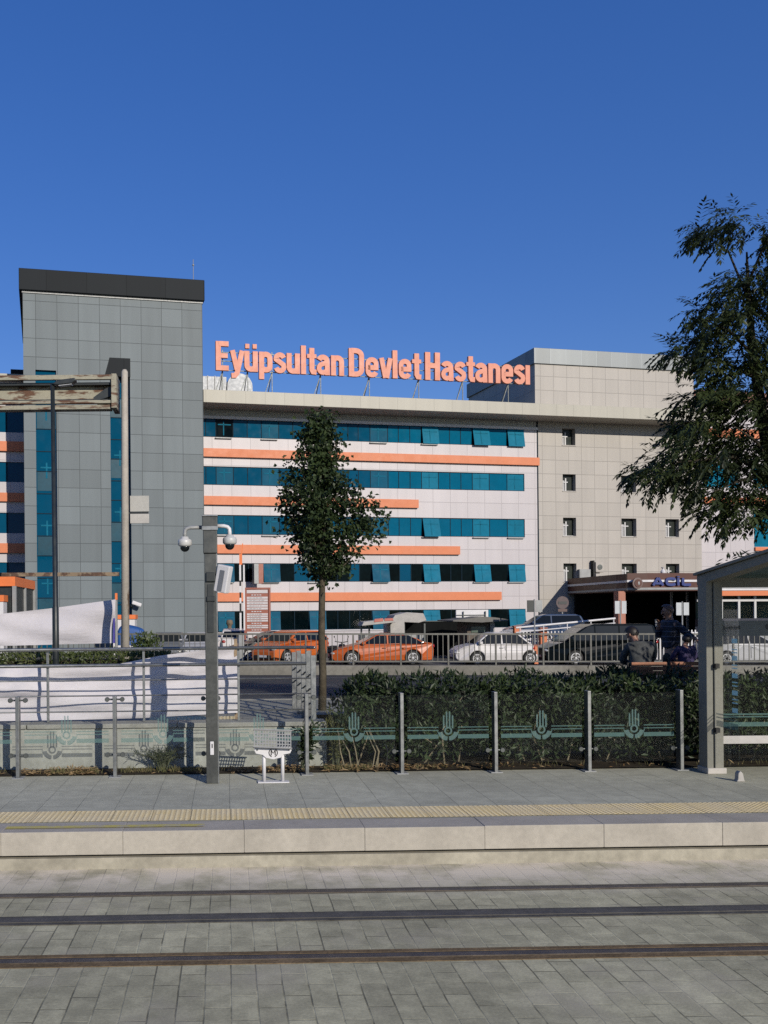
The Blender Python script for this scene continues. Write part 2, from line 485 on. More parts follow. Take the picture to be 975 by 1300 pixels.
bg.inputs[1].default_value = .15
SC.view_settings.view_transform = 'Standard'; SC.view_settings.look = 'None'
SC.view_settings.exposure = 0; SC.view_settings.gamma = 1
SC.cycles.use_denoising = False; SC.cycles.max_bounces = 8; SC.cycles.sample_clamp_indirect = 4; SC.cycles.transparent_max_bounces = 24

# ------------------------------------------------------------------ ground, tracks, platform
PS = .022; PA = math.atan(PS)                    # the stop runs slightly away to the right
PZ = .356                                        # platform height above the track
def Yp(X, y): return y + PS*X
def sheet(name, mats, x0, x1, ya, yb, za, zb=None, ps=PS, g=0.0, kind='structure', sub=1):
    """a strip of ground: from depth ya to yb, heights za to zb, following the stop's line; g = fall per metre to the right"""
    zb = za if zb is None else zb
    mb = MB()
    mb.quad((x0, ya+ps*x0, za-g*x0), (x1, ya+ps*x1, za-g*x1), (x1, yb+ps*x1, zb-g*x1), (x0, yb+ps*x0, zb-g*x0))
    return mb.build(name, mats, kind=kind)

GR = .009                                        # the road falls gently to the right
def zpark(x): return .15 - GR*x
mb = MB(); mb.quad((-1500, -300, -1.0), (1500, -300, -1.0), (1500, 2500, -1.0), (-1500, 2500, -1.0))
mb.build('ground', M['ground'], kind='structure')

M['track_pave'] = paver_mat('track_paving', (.53, .50, .335), .34, .165, R_(90), .006, .10, .5, dust=(.46, .42, .32), stain=.32, edge=(7.6, 8.35, (.80, .72, .58)), joint_hi=1.25)
M['platform_pave'] = paver_mat('platform_paving', (.50, .495, .39), .60, .40, R_(90), .005, .06, .75, stain=.16)
M['kerb'] = mat('kerb_granite', (.46, .425, .36), .75, 0, .14, 2.2, .25, 90, .25)
M['kerb_low'] = mat('kerb_plinth', (.42, .39, .31), .85, 0, .25, 1.5, .2, 50, .2)
M['gap'] = mat('shadow_gap', (.03, .03, .028), .9, 0, .3, 5)
M['rail_steel'] = mat('rail_steel', (.14, .115, .09), .5, .35, .35, 5)
M['rust_sand'] = mat('rail_bed_rust', (.20, .145, .085), .9, 0, .4, 4, .4, 60, .1)
M['rail_groove'] = mat('rail_groove', (.05, .047, .04), .85, 0, .3, 6)
M['third'] = mat('power_strip', (.105, .10, .088), .8, 0, .35, 6, .4, 50, .2)
M['pavement'] = paver_mat('pavement_slabs', (.30, .295, .25), .5, .4, R_(3), .008, .08, .5, stain=.2)

sheet('track_paving', M['track_pave'], -60, 60, -6, 8.70, 0.0)

def tact_mat():
    m, nt, b, out = nodes('yellow_tactile')
    tc = N(nt, 'ShaderNodeTexCoord').outputs['Object']
    mp = N(nt, 'ShaderNodeMapping'); mp.inputs['Rotation'].default_value = (0, 0, 0); nt.links.new(tc, mp.inputs[0])
    s = N(nt, 'ShaderNodeSeparateXYZ'); nt.links.new(mp.outputs[0], s.inputs[0])
    fu = math_(nt, 'SUBTRACT', math_(nt, 'FRACT', math_(nt, 'DIVIDE', s.outputs[0], .052)), .5)
    fv = math_(nt, 'SUBTRACT', math_(nt, 'FRACT', math_(nt, 'DIVIDE', s.outputs[1], .052)), .5)
    d = math_(nt, 'SQRT', math_(nt, 'ADD', math_(nt, 'MULTIPLY', fu, fu), math_(nt, 'MULTIPLY', fv, fv)))
    dome = remap(nt, d, .22, .36, 1, 0)
    tile = math_(nt, 'LESS_THAN', math_(nt, 'FRACT', math_(nt, 'DIVIDE', s.outputs[0], .40)), .02)
    wear = remap(nt, noise(nt, tc, 2.5, 6), .35, .65, 0, .65)
    base = mixc(nt, wear, (.66, .50, .22), (.60, .50, .33))
    base = mixc(nt, dome, base, (.88, .76, .46))
    base = mixc(nt, tile, base, (.25, .2, .1))
    base = mixc(nt, remap(nt, noise(nt, tc, 20, 4), .55, .7, 0, .35), base, (.3, .27, .2))
    nt.links.new(base, b.inputs['Base Color']); b.inputs['Roughness'].default_value = .7
    bumped(nt, b, dome, .9, .012)
    return m
M['tactile'] = tact_mat()

# platform: paving, tactile strip, edge stones, plinth
sheet('platform_paving', M['platform_pave'], -60, 60, 8.98, 12.2, PZ)
sheet('tactile_strip', M['tactile'], -60, 60, 9.0, 9.50, PZ+.005)
ed = MB(); low = MB()
random.seed(4)
x = -34.37
while x < 34:
    e = random.uniform(-.002, .002)
    for a, b_ in ((0, 1.146),):
        vs = []
        for z in (.135, PZ+e):
            for (xx, yy) in ((x+.0008, 8.60+e), (x+1.1492, 8.60+e), (x+1.1492, 8.985), (x+.0008, 8.985)):
                vs.append((xx, yy+PS*xx, z))
        ed.add(vs, [(3,2,1,0),(4,5,6,7),(0,1,5,4),(1,2,6,5),(2,3,7,6),(3,0,4,7)])
    x += 1.15
o = ed.build('platform_edge_stones', M['kerb'], bevel=.005, seg=2, kind='structure')
vs = []
for z in (-.02, .108):
    for (xx, yy) in ((-60, 8.595), (60, 8.595), (60, 8.95), (-60, 8.95)): vs.append((xx, yy+PS*xx, z))
low.add(vs, [(3,2,1,0),(4,5,6,7),(0,1,5,4),(1,2,6,5),(2,3,7,6),(3,0,4,7)])
low.build('platform_plinth', M['kerb_low'], kind='structure')
gp = MB(); vs = []
for z in (.0, .34):
    for (xx, yy) in ((-60, 8.66), (60, 8.66), (60, 8.94), (-60, 8.94)): vs.append((xx, yy+PS*xx, z))
gp.add(vs, [(3,2,1,0),(4,5,6,7),(0,1,5,4),(1,2,6,5),(2,3,7,6),(3,0,4,7)])
gp.build('platform_core', M['gap'], kind='structure')

# worn painted line on the edge stones, left end
pm, nt_, b_, out_ = nodes('worn_yellow_paint')
tc_ = N(nt_, 'ShaderNodeTexCoord').outputs['Object']
c_ = mixc(nt_, remap(nt_, noise(nt_, tc_, 7, 6, .7), .46, .66, 0, 1), (.42, .36, .09), (.34, .31, .25))
nt_.links.new(c_, b_.inputs['Base Color']); b_.inputs['Roughness'].default_value = .7
M['worn_yellow'] = pm
x0, x1 = xat(6, 8.75), xat(257, 8.75)
mb = MB(); mb.quad((x0, 8.735+PS*x0, PZ+.007), (x1, 8.735+PS*x1, PZ+.007), (x1, 8.83+PS*x1, PZ+.007), (x0, 8.83+PS*x0, PZ+.007))
mb.build('painted_line', M['worn_yellow'], kind='structure')

# rails set in the paving
def strip(mb, y0, y1, z0, z1, xa=-60, xb=60, n=24):
    for i in range(n):
        a = xa+(xb-xa)*i/n; b = xa+(xb-xa)*(i+1)/n
        vs = []
        for z in (z0, z1):
            for (xx, yy) in ((a, y0), (b, y0), (b, y1), (a, y1)): vs.append((xx, yy+PS*xx, z))
        mb.add(vs, [(3,2,1,0),(4,5,6,7),(0,1,5,4),(2,3,7,6)])
def tram_rail(yc, label, far=False):
    root = empty('tram_rail', (0, yc, 0), 0, label, 'rail', 'rails of the tram track')
    a = MB(); strip(a, -.032, .030, -.05, .012); a.build('rail_head', M['rail_steel'], root)
    a = MB(); strip(a, .031, .062, -.05, .006); a.build('groove', M['rail_groove'], root)
    a = MB(); strip(a, .063, .075 if far else .115, -.05, .009); strip(a, -.040 if far else -.10, -.033, -.05, .005); a.build('rail_bed', M['third'] if far else M['rust_sand'], root)
    return root
tram_rail(2744/(1133-780.0), 'far steel tram rail set in the paving nearest the platform kerb', True)
tram_rail(2744/(1216-780.0), 'near rusty tram rail set in the paving closest to the viewer')
root = empty('power_rail', (0, 2744/(1164-780.0), 0), 0, 'wide dark power strip running between the two tram rails', 'power rail')
a = MB(); strip(a, -.05, .05, -.05, .012); a.build('contact_strip', mat('contact_strip', (.10, .092, .078), .7, 0, .3, 6), root)
a = MB(); strip(a, -.10, -.051, -.05, .007); strip(a, .051, .105, -.05, .007); a.build('insulator_bed', M['third'], root)

# ------------------------------------------------------------------ pavement, road, car park behind
ZPV = .86
XW = xat(414, 12.1)                              # where the concrete wall ends and the hedge bed starts
sheet('pavement', M['pavement'], -60, 60, 13.85, 16.35, ZPV)
sheet('pavement', M['pavement'], -60, XW, 12.2, 13.85, ZPV+.001)
sheet('planting_soil', M['soil'], XW, 60, 11.62, 13.85, PZ+.02)
sheet('planting_soil', M['soil'], -60, XW, 11.62, 12.1, PZ+.012)
# kerb of the pavement, road surface
pk = MB(); strip(pk, 16.35, 16.55, .55, ZPV+.004); pk.build('pavement_kerb', M['kerb_low'], kind='structure')
sheet('road', M['asphalt'], -60, 60, 16.5, 38.05, .70, -.10, ps=0, g=GR)
M['road_paint'] = mat('road_paint', (.42, .42, .40), .7, 0, .3, 6)
for k, (yy, ww) in enumerate(((27.0, .13), (34.2, .12))):
    ln = MB(); zz = lambda Y: .70 + (Y-16.5)/(38.05-16.5)*(-.80)
    ln.quad((-60, yy, zz(yy)+.006+GR*60), (60, yy, zz(yy)+.006-GR*60), (60, yy+ww, zz(yy+ww)+.006-GR*60), (-60, yy+ww, zz(yy+ww)+.006+GR*60))
    ln.build('lane_line', M['road_paint'], kind='structure')
md = MB()
xs = [-60 + 4*i for i in range(31)]
for a, b in zip(xs, xs[1:]):
    vs = []
    for z, y0 in ((-.3, 38.0), (.30, 38.02)):
        for (xx, yy) in ((a+.01, y0), (b-.01, y0), (b-.01, 38.45), (a+.01, 38.45)): vs.append((xx, yy, z-GR*xx))
    md.add(vs, [(3,2,1,0),(4,5,6,7),(0,1,5,4),(1,2,6,5),(2,3,7,6),(3,0,4,7)])
md.build('road_edge_kerb', M['concrete_dark'], bevel=.03, kind='structure')
sheet('car_park', M['carpark'], -60, 60, 38.44, 62, .148, .148, ps=0, g=GR)
sheet('hospital_forecourt', M['carpark'], -60, 80, 61.99, 110, .14, .14, ps=0, g=GR)
# strip of yellow tactile slabs on the pavement
xa, xb = xat(188, 13.4), xat(303, 13.4)
mb = MB(); mb.quad((xa, 13.2, ZPV+.006), (xb, 13.2, ZPV+.006), (xb, 13.75, ZPV+.006), (xa, 13.75, ZPV+.006))
mb.build('tactile_strip', M['tactile'], kind='structure')

# concrete retaining wall under the railing
root = empty('retaining_wall', (XW, 12.1+PS*XW, 0), PA, 'weathered grey concrete wall with a flat coping behind the glass railing', 'wall')
a = MB(); a.box(-60, 0, .0, .28, .1, .90); a.build('wall_body', M['concrete'], root, bevel=.012)
a = MB()
for i in range(30): a.box(-60+2*i+.006, -58+2*i-.006, -.03, .33, .902, .965)
a.build('coping', mat('coping', (.31, .31, .28), .8, 0, .2, 3, .2, 40, .2), root, bevel=.01)
# ------------------------------------------------------------------ the hospital
MF = .205; FA = math.atan(MF); FY0 = 61.5; fc_, fs_ = math.cos(FA), math.sin(FA)
def loc(px, py, off=0.0):
    """facade metres (along, up) of a view direction on the plane standing 'off' behind the facade"""
    tx, tz = ray(px, py)
    Y = (off + fc_*FY0)/(fc_ - fs_*tx)
    X = tx*Y
    return X*fc_ + (Y-FY0)*fs_, CAMZ + tz*Y
def fu(px, off=0.0, py=640): return loc(px, py, off)[0]
def fz(px, py, off=0.0): return loc(px, py, off)[1]

HB = empty('hospital_building', (0, FY0, 0), FA, 'long white and grey hospital with blue window bands, coral stripes and a grey tower', 'hospital')
M['white_panel'] = panel_mat('white_cladding', (.56, .525, .54), 1.33, 1.12, .3, .25, .03, .72, .045, .45)
M['beige_panel'] = panel_mat('beige_cladding', (.44, .41, .37), 1.06, 1.02, .1, .3, .03, .66, .05, .5)
M['grey_panel'] = panel_mat('grey_cladding', (.176, .207, .22), 1.27, 1.12, .55, .12, .028, .42, .10, .55, 0, .12, .2)
M['cornice'] = panel_mat('cornice_cladding', (.46, .44, .37), 1.33, 40, .2, -20, .025, .8, .05, .5)
M['frieze'] = panel_mat('frieze_cladding', (.47, .48, .47), 1.33, 40, .3, -20, .03, .75, .04)
M['cap_metal'] = panel_mat('roof_cap_metal', (.014, .018, .022), 2.4, 40, 0, -20, .03, .6, .1, .6, 0, .08, .12)
M['cap_zinc'] = panel_mat('roof_cap_zinc', (.25, .27, .275), 1.25, 40, .3, -20, .05, 1.35, .12, .45, .3)
def pane(name, col, var=.1, rough=.05, spec=.6):
    return mat(name, col, rough, 0, var, .5, spec=spec)
M['pane_blue'] = pane('blue_glass', (.0005, .070, .140), .08, .1, .10)
M['pane_bright'] = pane('bright_blue_glass', (.001, .118, .215), .1, .1, .1)
PB = [M['pane_blue'], pane('deep_blue_glass', (.0005, .060, .122), .1, .1, .10), pane('mid_blue_glass', (.0005, .078, .155), .1, .1, .10), M['pane_blue']]
M['pane_open'] = pane('lighter_blue_glass', (.001, .090, .165), .1, .5, .06)
M['pane_right'] = pane('teal_glass', (.004, .17, .28), .15, .5, .06)
M['pane_dark'] = pane('dark_glass', (.0015, .006, .008), .5, .1, .06)  # in the lower window rows this near-black paints in reflected trees
M['window_bar'] = mat('window_bar_seen_through', (.012, .15, .24), .6, 0, .2, 3, spec=.03)
M['reveal'] = mat('dark_reveal', (.004, .022, .04), .6, spec=.1)
M['frame_white'] = mat('window_frame_white', (.60, .60, .60), .4, 0, .05, 4)

# main facade wall between tower and beige wing
UL, UR = fu(246), fu(683)
ZTOP = (fz(262, 511, -2.2)+fz(665, 526, -2.2))/2
DEPTH = 17
Zw0 = -.6
white_top = (fz(262, 529)+fz(665, 542.3))/2
rows = [((532,543.5),(556.5,565.3)), ((593.3,600),(617.3,621.9)), ((655.2,657.4),(680,680.6)), ((716,715),(739,738)), ((776.7,772.3),(801,796.5))]
rowz = []
for (a, b), (c, d) in rows:
    rowz.append(((fz(262,a)+fz(665,b))/2, (fz(262,c)+fz(665,d))/2))
UWR = fu(666)
mb = MB()
zz = Zw0
WT = .35
for (zt, zb) in reversed(rowz):                    # solid courses between the window bands
    mb.box(UL, UR, 0, WT, zz, zb); mb.box(UWR, UR, 0, WT, zb, zt); zz = zt
mb.box(UL, UR, 0, WT, zz, white_top)
mb.build('wall', M['white_panel'], HB)
mb = MB(); mb.box(UL, UR, .05, WT, white_top, ZTOP+.3); mb.build('frieze', M['frieze'], HB)
mb = MB(); mb.box(UL, UR, -.10, .02, white_top-.16, white_top+.03); mb.build('ledge', M['white_paint'], HB)
mb = MB(); mb.box(UL+.2, UR-.1, 2.4, DEPTH, -.5, ZTOP+.2)
mb.build('core', M['void'], HB)

edges = [246,262,275,297,315,333,355,373,391,413,428,443,456,471,493.5,507,521.5,536,557.5,572,586,600.5,622,644.5,666]
opers = {2,5,8,13,17,21,23}
opened = {0: {21,23,17}, 1: set(), 2: {17}, 3: {2,5,13,17,21,23}, 4: {2,5,8,13,17,21,23}}
random.seed(11)
for r, (zt, zb) in enumerate(rowz):
    band = MB()
    band.box(UL, UWR, .30, .34, zb, zt)            # backing behind the glass
    bo = band.build('window_band', M['void'], HB)
    ml = MB()
    for px in edges[1:-1]:
        u = fu(px); ml.box(u-.022, u+.022, .06, .2, zb, zt)
    ml.box(UL, UWR, .06, .2, zb, zb+.05); ml.box(UL, UWR, .06, .2, zt-.05, zt)
    ml.build('mullions', M['reveal'], bo)
    for i in range(len(edges)-1):
        u0, u1 = fu(edges[i])+.03, fu(edges[i+1])-.03
        op = i in opers
        z0, z1 = zb+.05, zt-.05
        g = MB()
        if op and i in opened[r]:
            t = random.uniform(.16, .40)
            z0 -= .08
            g.add([(u0,-t,z0),(u1,-t,z0),(u1,.0,z1),(u0,.0,z1),(u0,-t+.05,z0),(u1,-t+.05,z0),(u1,.05,z1),(u0,.05,z1)],
                  [(0,1,2,3),(7,6,5,4),(0,4,5,1),(1,5,6,2),(2,6,7,3),(3,7,4,0)])
            mm = M['pane_right'] if i > 15 else M['pane_open']
        else:
            y = .08 + random.uniform(-.004, .004)
            g.box(u0, u1, y, y+.03, z0, z1)
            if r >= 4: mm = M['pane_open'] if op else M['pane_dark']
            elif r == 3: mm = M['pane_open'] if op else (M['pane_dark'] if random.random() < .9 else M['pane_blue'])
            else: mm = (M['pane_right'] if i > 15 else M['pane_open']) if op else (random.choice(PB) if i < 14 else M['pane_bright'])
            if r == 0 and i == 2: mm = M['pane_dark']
        p = g.build('pane', mm, bo)
        if op:                                      # inner sash bars seen through the glass
            sb = MB(); um = u0+(u1-u0)*.45; zm = z0+(z1-z0)*.70
            tt = -.012
            def yat(z):
                if i in opened[r]: return -t + (z-z0)/(z1-z0)*t - .012
                return .08-.012
            k = .035
            for (a, b, c, d) in ((um-k, um+k, z0+.1, z1-.12), (u0+.12, u1-.12, zm-k, zm+k)):
                sb.quad((a, yat(c), c), (b, yat(c), c), (b, yat(d), d), (a, yat(d), d))
            p2 = sb.build('sash_bar', M['window_bar'], bo)
        if op and r in (0,2,3) and random.random() < .7:
            sl = MB(); sl.box(u0-.1, u1-.1, -.16, .0, zb-.10, zb-.03); sl.build('sill', M['grey_paint'], bo)

# coral stripes, each ending further along
stripes = [((570,580.8),(580.8,590.3), 683.5, 262, 665), ((630.7,634.1),(641.3,644.8), 530, 262, 530),
           ((692,693.4),(703.5,703.5), 582, 275, 582), ((753.8,750.3),(765,760.4), 634, 277, 634)]
for (a, b), (c, d), pe, xa_, xb_ in stripes:
    zt = (fz(xa_, a)+fz(xb_, b))/2; zb = (fz(xa_, c)+fz(xb_, d))/2
    mb = MB(); mb.box(UL, fu(pe), -.22, -.002, zb, zt); mb.build('stripe', M['orange'], HB)

# beige wing
M['pane_small'] = pane('small_window_glass', (.030, .036, .030), .3, .3, .2); M['curtain'] = mat('pale_curtain', (.42, .42, .43), .7, 0, .12, 4)
BR = fu(889.5)
bw_rows = [(545,566,[0]), (602.5,623.5,[0,1,2]), (657,680,[0,1,2]), (714.5,737.5,[0,1,2])]
bw_cols = [(714,730.5),(788,807),(844,861)]
zc = [fz(722, 545), fz(722, 566)]
holes = []
for (ya, yb, cols) in bw_rows:
    za, zb2 = fz(722+50, ya+1), fz(722+50, yb+1)
    for c in cols: holes.append((fu(bw_cols[c][0]), fu(bw_cols[c][1]), zb2, za))
UB0 = UR+.02
def wall_with_holes(mb, u0, u1, z0, z1, y0, y1, hs):
    us = sorted({u0, u1, *[h[0] for h in hs], *[h[1] for h in hs]}); zs = sorted({z0, z1, *[h[2] for h in hs], *[h[3] for h in hs]})
    for a, b in zip(us, us[1:]):
        run = None
        for c, d in zip(zs, zs[1:]):
            cu, cz = (a+b)/2, (c+d)/2
            inh = any(h[0] < cu < h[1] and h[2] < cz < h[3] for h in hs)
            if not inh:
                if run: run[1] = d
                else: run = [c, d]
            if inh and run: mb.box(a, b, y0, y1, *run); run = None
        if run: mb.box(a, b, y0, y1, *run)
mb = MB(); wall_with_holes(mb, UB0, BR, Zw0, ZTOP+.3, -.06, .4, holes); mb.build('wall', M['beige_panel'], HB)
mb = MB(); mb.box(UR-.05, UR+.06, -.03, .1, Zw0, ZTOP+.3); mb.build('expansion_joint', M['reveal'], HB)
mb = MB(); mb.box(UB0+.2, BR-.2, .42, DEPTH, -.5, ZTOP+.2); mb.build('core', M['void'], HB)
for (u0, u1, z0, z1) in holes:
    g = MB(); g.box(u0, u1, .33, .37, z0, z1); win = g.build('window', M['pane_small'], HB)
    fr = MB(); k = .06
    um = u0+(u1-u0)*.45
    fr.box(um-.10, um, .24, .30, z0, z1-.25); fr.box(u0+.04, u1-.45, .25, .29, z1-.58, z1-.50)
    fr.box(u0, u0+.05, .2, .32, z0, z1); fr.box(u0, u1, .2, .32, z0, z0+.05)
    fr.build('frame', M['frame_white'], win)
    cr = MB(); cr.box(u0+.06, um-.11, .305, .325, z0+.06, z1-.40); cr.build('curtain', M['curtain'], win)
    si = MB(); si.box(u0-.04, u1+.04, -.10, .28, z0-.06, z0-.003); si.build('sill', M['beige_panel'], win)

# cornice along main facade and beige wing
CO = -2.0
zct = (fz(262,494,CO)+fz(665,508.2,CO)+fz(870,523,CO))/3; zcb = (fz(262,511,CO)+fz(665,526,CO))/2
mb = MB(); mb.box(fu(259.5, CO), BR+.6, CO, 1.2, zcb, zct); mb.build('cornice', M['cornice'], HB, bevel=.02)

# roof block over the beige wing
RU0, RU1 = fu(680.5), fu(882)
zr0 = zct-.1; zr1 = (fz(682,465)+fz(840,467))/2; zr2 = (fz(682,445)+fz(840,448))/2
mb = MB(); mb.box(RU0, RU1, .0, 10.5, zr0, zr1); mb.build('roof_block', M['beige_panel'], HB)
mb = MB(); mb.box(RU0-.12, RU1+.12, -.12, 10.6, zr1, zr2); mb.build('roof_cap', M['cap_zinc'], HB, bevel=.02)

# right wing beyond the beige part, seen past the tree
XO = 1.2
WR0, WR1 = BR+.01, fu(1500, XO)
wz = []
for (ya, yb) in ((588,619),(650,694),(712,736)): wz.append((fz(930, yb, XO), fz(930, ya, XO)))
WRW = fu(957, XO)
hs_ = [(fu(892, XO), fu(938, XO), wz[0][0], wz[0][1]), (WRW, WR1-1, wz[0][0], wz[0][1]), (WRW, WR1-1, wz[1][0], wz[1][1]), (WRW, WR1-1, wz[2][0], wz[2][1])]
mb = MB(); wall_with_holes(mb, WR0, WR1, Zw0, fz(930, 512, XO), XO, XO+.4, hs_); mb.build('wall', M['white_panel'], HB)
for (a, b, c, d) in hs_:
    g = MB(); g.box(a, b, XO+.12, XO+.16, c, d); bo = g.build('window_band', M['pane_right'], HB)
    u = a
    while u < min(b, a+12): ml = MB(); ml.box(u, u+.06, XO+.05, XO+.11, c, d); ml.build('mullion', M['reveal'], bo); u += 1.4
for (ya, yb) in ((545, 556), (632, 640), (694.5, 699)):
    mb = MB(); mb.box(fu(893, XO) if ya < 640 else WRW, WR1, XO-.15, XO-.002, fz(930, yb, XO), fz(930, ya, XO)); mb.build('stripe', M['orange'], HB)
mb = MB(); mb.box(WR0, WR1, XO-.6, XO+3, fz(930, 512, XO)+.01, fz(930, 500, XO)); mb.build('cornice', mat('brown_cornice', (.22, .09, .055), .6), HB)
mb = MB(); mb.box(WR0+.2, WR1-.3, XO+.42, XO+16, -.5, fz(930, 512, XO)); mb.build('core', M['void'], HB)

# grey tower
M['stair_glass'] = pane('stair_glass', (.003, .065, .105), .2, .4, .2)
TO = -4.6
T0, T1 = fu(30.5, TO, 560), fu(258.3, TO, 560)
ztw = (fz(31,372,TO)+fz(257,380.5,TO))/2; ztc = (fz(28,343.5,TO)+fz(260,355.5,TO))/2
a0, a1 = fu(46.4, TO), fu(72.8, TO); b0, b1 = fu(141, TO), fu(166.5, TO)
za1 = fz(60, 470, TO); zb1 = fz(153, 455, TO)
mb = MB(); wall_with_holes(mb, T0, T1, Zw0, ztw, TO, TO+.6, [(a0, a1, Zw0+.5, za1), (b0, b1, Zw0+.5, zb1)])
mb.box(T0, T0+.4, TO+.6, 6, Zw0, ztw); mb.box(T1-.4, T1, TO+.6, 6, Zw0, ztw)
mb.box(T0+.4, T1-.4, TO+4, 6, Zw0, ztw)
mb.build('tower_wall', M['grey_panel'], HB)
mb = MB(); mb.box(T0-.22, T1+.12, TO-.22, 6.2, ztw, ztc); mb.build('tower_cap', M['cap_metal'], HB, bevel=.03)
mb = MB(); mb.box(T0-.05, T1+.03, TO-.06, 6.1, ztw-.12, ztw-.002); mb.build('tower_trim', M['frame_white'] if False else M['grey_paint'], HB)
for (u0, u1, z1, dep) in ((a0, a1, za1, .18), (b0, b1, zb1, .55)):
    g = MB(); g.box(u0, u1, TO+dep, TO+dep+.04, Zw0+.5, z1); win = g.build('stair_window', M['pane_blue'], HB)
    z = z1-1.0; k = 0
    while z > 0:
        tr = MB(); tr.box(u0, u1, TO+dep-.03, TO+dep-.004, z, z+.05); tr.build('transom', M['reveal'], win)
        if k % 3 == 1:
            sh = MB(); sh.box(u0+.06, u1-.06, TO+dep-.012, TO+dep-.003, z-1.15, z-.02); sh.build('opening_light', M['stair_glass'], win)
        z -= 1.2 if k % 2 else 1.35; k += 1
    z = z1-3
    while z > 2:
        um = (u0+u1)/2; fr = MB()
        fr.quad((um-.05, TO+dep-.02, z), (um+.05, TO+dep-.02, z), (um+.05, TO+dep-.02, z+.95), (um-.05, TO+dep-.02, z+.95))
        fr.quad((u0+.25, TO+dep-.022, z+.6), (u1-.25, TO+dep-.022, z+.6), (u1-.25, TO+dep-.022, z+.7), (u0+.25, TO+dep-.022, z+.7))
        z -= 3.5
        fr.build('sash_bar', M['window_bar'], win)
# dark hood over the second stair window and lightning rod
mb = MB(); hz1 = fz(150, 455, TO); hz0 = fz(150, 478, TO)
mb.box(b0-.02, b1+.02, TO-.04, TO+.5, hz0, hz1+.02); mb.add([(b0-.32, TO-.03, hz0), (b0-.02, TO-.03, hz0), (b0-.02, TO-.03, hz1)], [(0,1,2)])
mb.build('hood', M['cap_metal'], HB)
ua, zr = fu(248, TO+.6), ztc
mb = MB(); mb.tube([(ua, TO+.6, zr-.05), (ua, TO+.6, zr+1.55)], .022, 8); mb.sphere((ua, TO+.6, zr+1.2), .07, .07, .07, 10, 8)
mb.build('lightning_rod', M['grey_paint'], HB)

# left wing, half hidden by the tower
LU0, LU1 = fu(-160), T0+1.0
lz = [(fz(15, b), fz(15, a)) for a, b in ((487,549),(586.6,612),(651,677),(714,741))]
lz[0] = (fz(15, 549), fz(15, 522))
hl_ = [(LU0+.2, LU1-.02, c, d) for c, d in lz]
mb = MB(); ztl = fz(15, 484)
wall_with_holes(mb, LU0, LU1, Zw0, ztl, 0, .4, hl_); mb.build('wall', M['white_panel'], HB)
for (a, b, c, d) in hl_:
    g = MB(); g.box(a, b, .1, .14, c, d); bo = g.build('window_band', M['pane_blue'], HB)
    u = b-1.0
    while u > a: ml = MB(); ml.box(u, u+.06, .04, .09, c, d); ml.build('mullion', M['reveal'], bo); u -= 1.2
for (ya, yb) in ((561,573.3),(626,637),(690,702)):
    mb = MB(); mb.box(LU0, LU1-.02, -.2, -.002, fz(15, yb), fz(15, ya)); mb.build('stripe', M['orange'], HB)
mb = MB(); mb.box(LU0, fu(29.5)+.3, -.5, 3, ztl, fz(15, 470) if False else ztl+.35); mb.build('cornice', M['cornice'], HB)
mb = MB(); mb.box(LU0+.2, LU1, .42, 14, -.5, ztl-.1); mb.build('core', M['void'], HB)
mb = MB(); mb.box(fu(15, 1.0), fu(34, 1.0), 1.0, 4, ztl+.2, fz(22, 469, 1.0)); mb.build('roof_plant_box', M['cap_metal'], HB)

# ------------------------------------------------------------------ rooftop sign
SO = -1.3
RS = empty('rooftop_sign', (0, FY0, 0), FA, 'large coral letters reading Eyüpsultan Devlet Hastanesı on a steel frame along the roof edge', 'sign')
zb_ = lambda p, y: fz(p, y, SO)
base = (zb_(276,471)+zb_(457,479)+zb_(555,482.5)+zb_(671,486.5))/4
cap = zb_(276,434)-zb_(276,471)
for word, pa, pb in (('Eyüpsultan',274,437.5),('Devlet',443,534.5),('Hastanesı',540,673.5)):
    letters(word, fu(pa, SO, 470), fu(pb, SO, 470), base, cap, SO, SO+.22, M['letter'], RS)
mb = MB()
u0, u1 = fu(276, SO), fu(672, SO)
for k in (.04, .36, .66): mb.box(u0, u1, SO+.25, SO+.30, base+cap*k-.025, base+cap*k+.025)
mb.build('rail', M['steel_dark'], RS)
for px in (284, 316, 347, 409, 471, 534, 590, 648):
    u = fu(px, SO, 490); st = MB()
    st.bar((u, SO+.33, zct-.05), (u, SO+.33, base+cap*.75), .05)
    st.bar((u-.02, SO+.36, base+.1), (u-.05, SO+1.6, zct-.02), .05)
    st.bar((u-.55, SO+.35, zct-.02), (u, SO+.35, base+.05), .05)
    st.build('strut', M['steel_dark'], RS)
# ducts on the roof
M['duct'] = mat('galvanised_duct', (.42, .44, .46), .55, .2, .12, 1.5)
DO = 6.5
u0, u1 = fu(290, DO), fu(322, DO); zd0 = ZTOP+.15
root = empty('roof_duct', (0, FY0, 0), FA, 'silver ventilation duct with a round elbow on the roof under the first sign letters', 'duct')
h_ = fz(305, 474, DO)
rr_ = (u1-u0)/2
mb = MB(); prof = [(u0, zd0), (u1, zd0)] + [((u0+u1)/2 + rr_*math.cos(R_(a)), h_ - rr_ + rr_*math.sin(R_(a))) for a in range(0, 181, 15)]
mb.prism(prof, DO, DO+1.6); mb.build('elbow', M['duct'], root)
mb = MB(); mb.box(fu(250, DO), u0-.02, DO+.2, DO+1.6, zd0, fz(275, 477, DO)); mb.build('straight_duct', M['duct'], root, bevel=.02)
for k in range(4):
    mb = MB(); mb.box(fu(256, DO)+.55*k, fu(256, DO)+.55*k+.05, DO+.13, DO+.198, zd0, fz(275, 477, DO)+.03); mb.build('flange', M['grey_paint'], root)
root = empty('roof_vent', (0, FY0, 0), FA, 'small dark roof vent just behind the parapet under the word Devlet', 'vent')
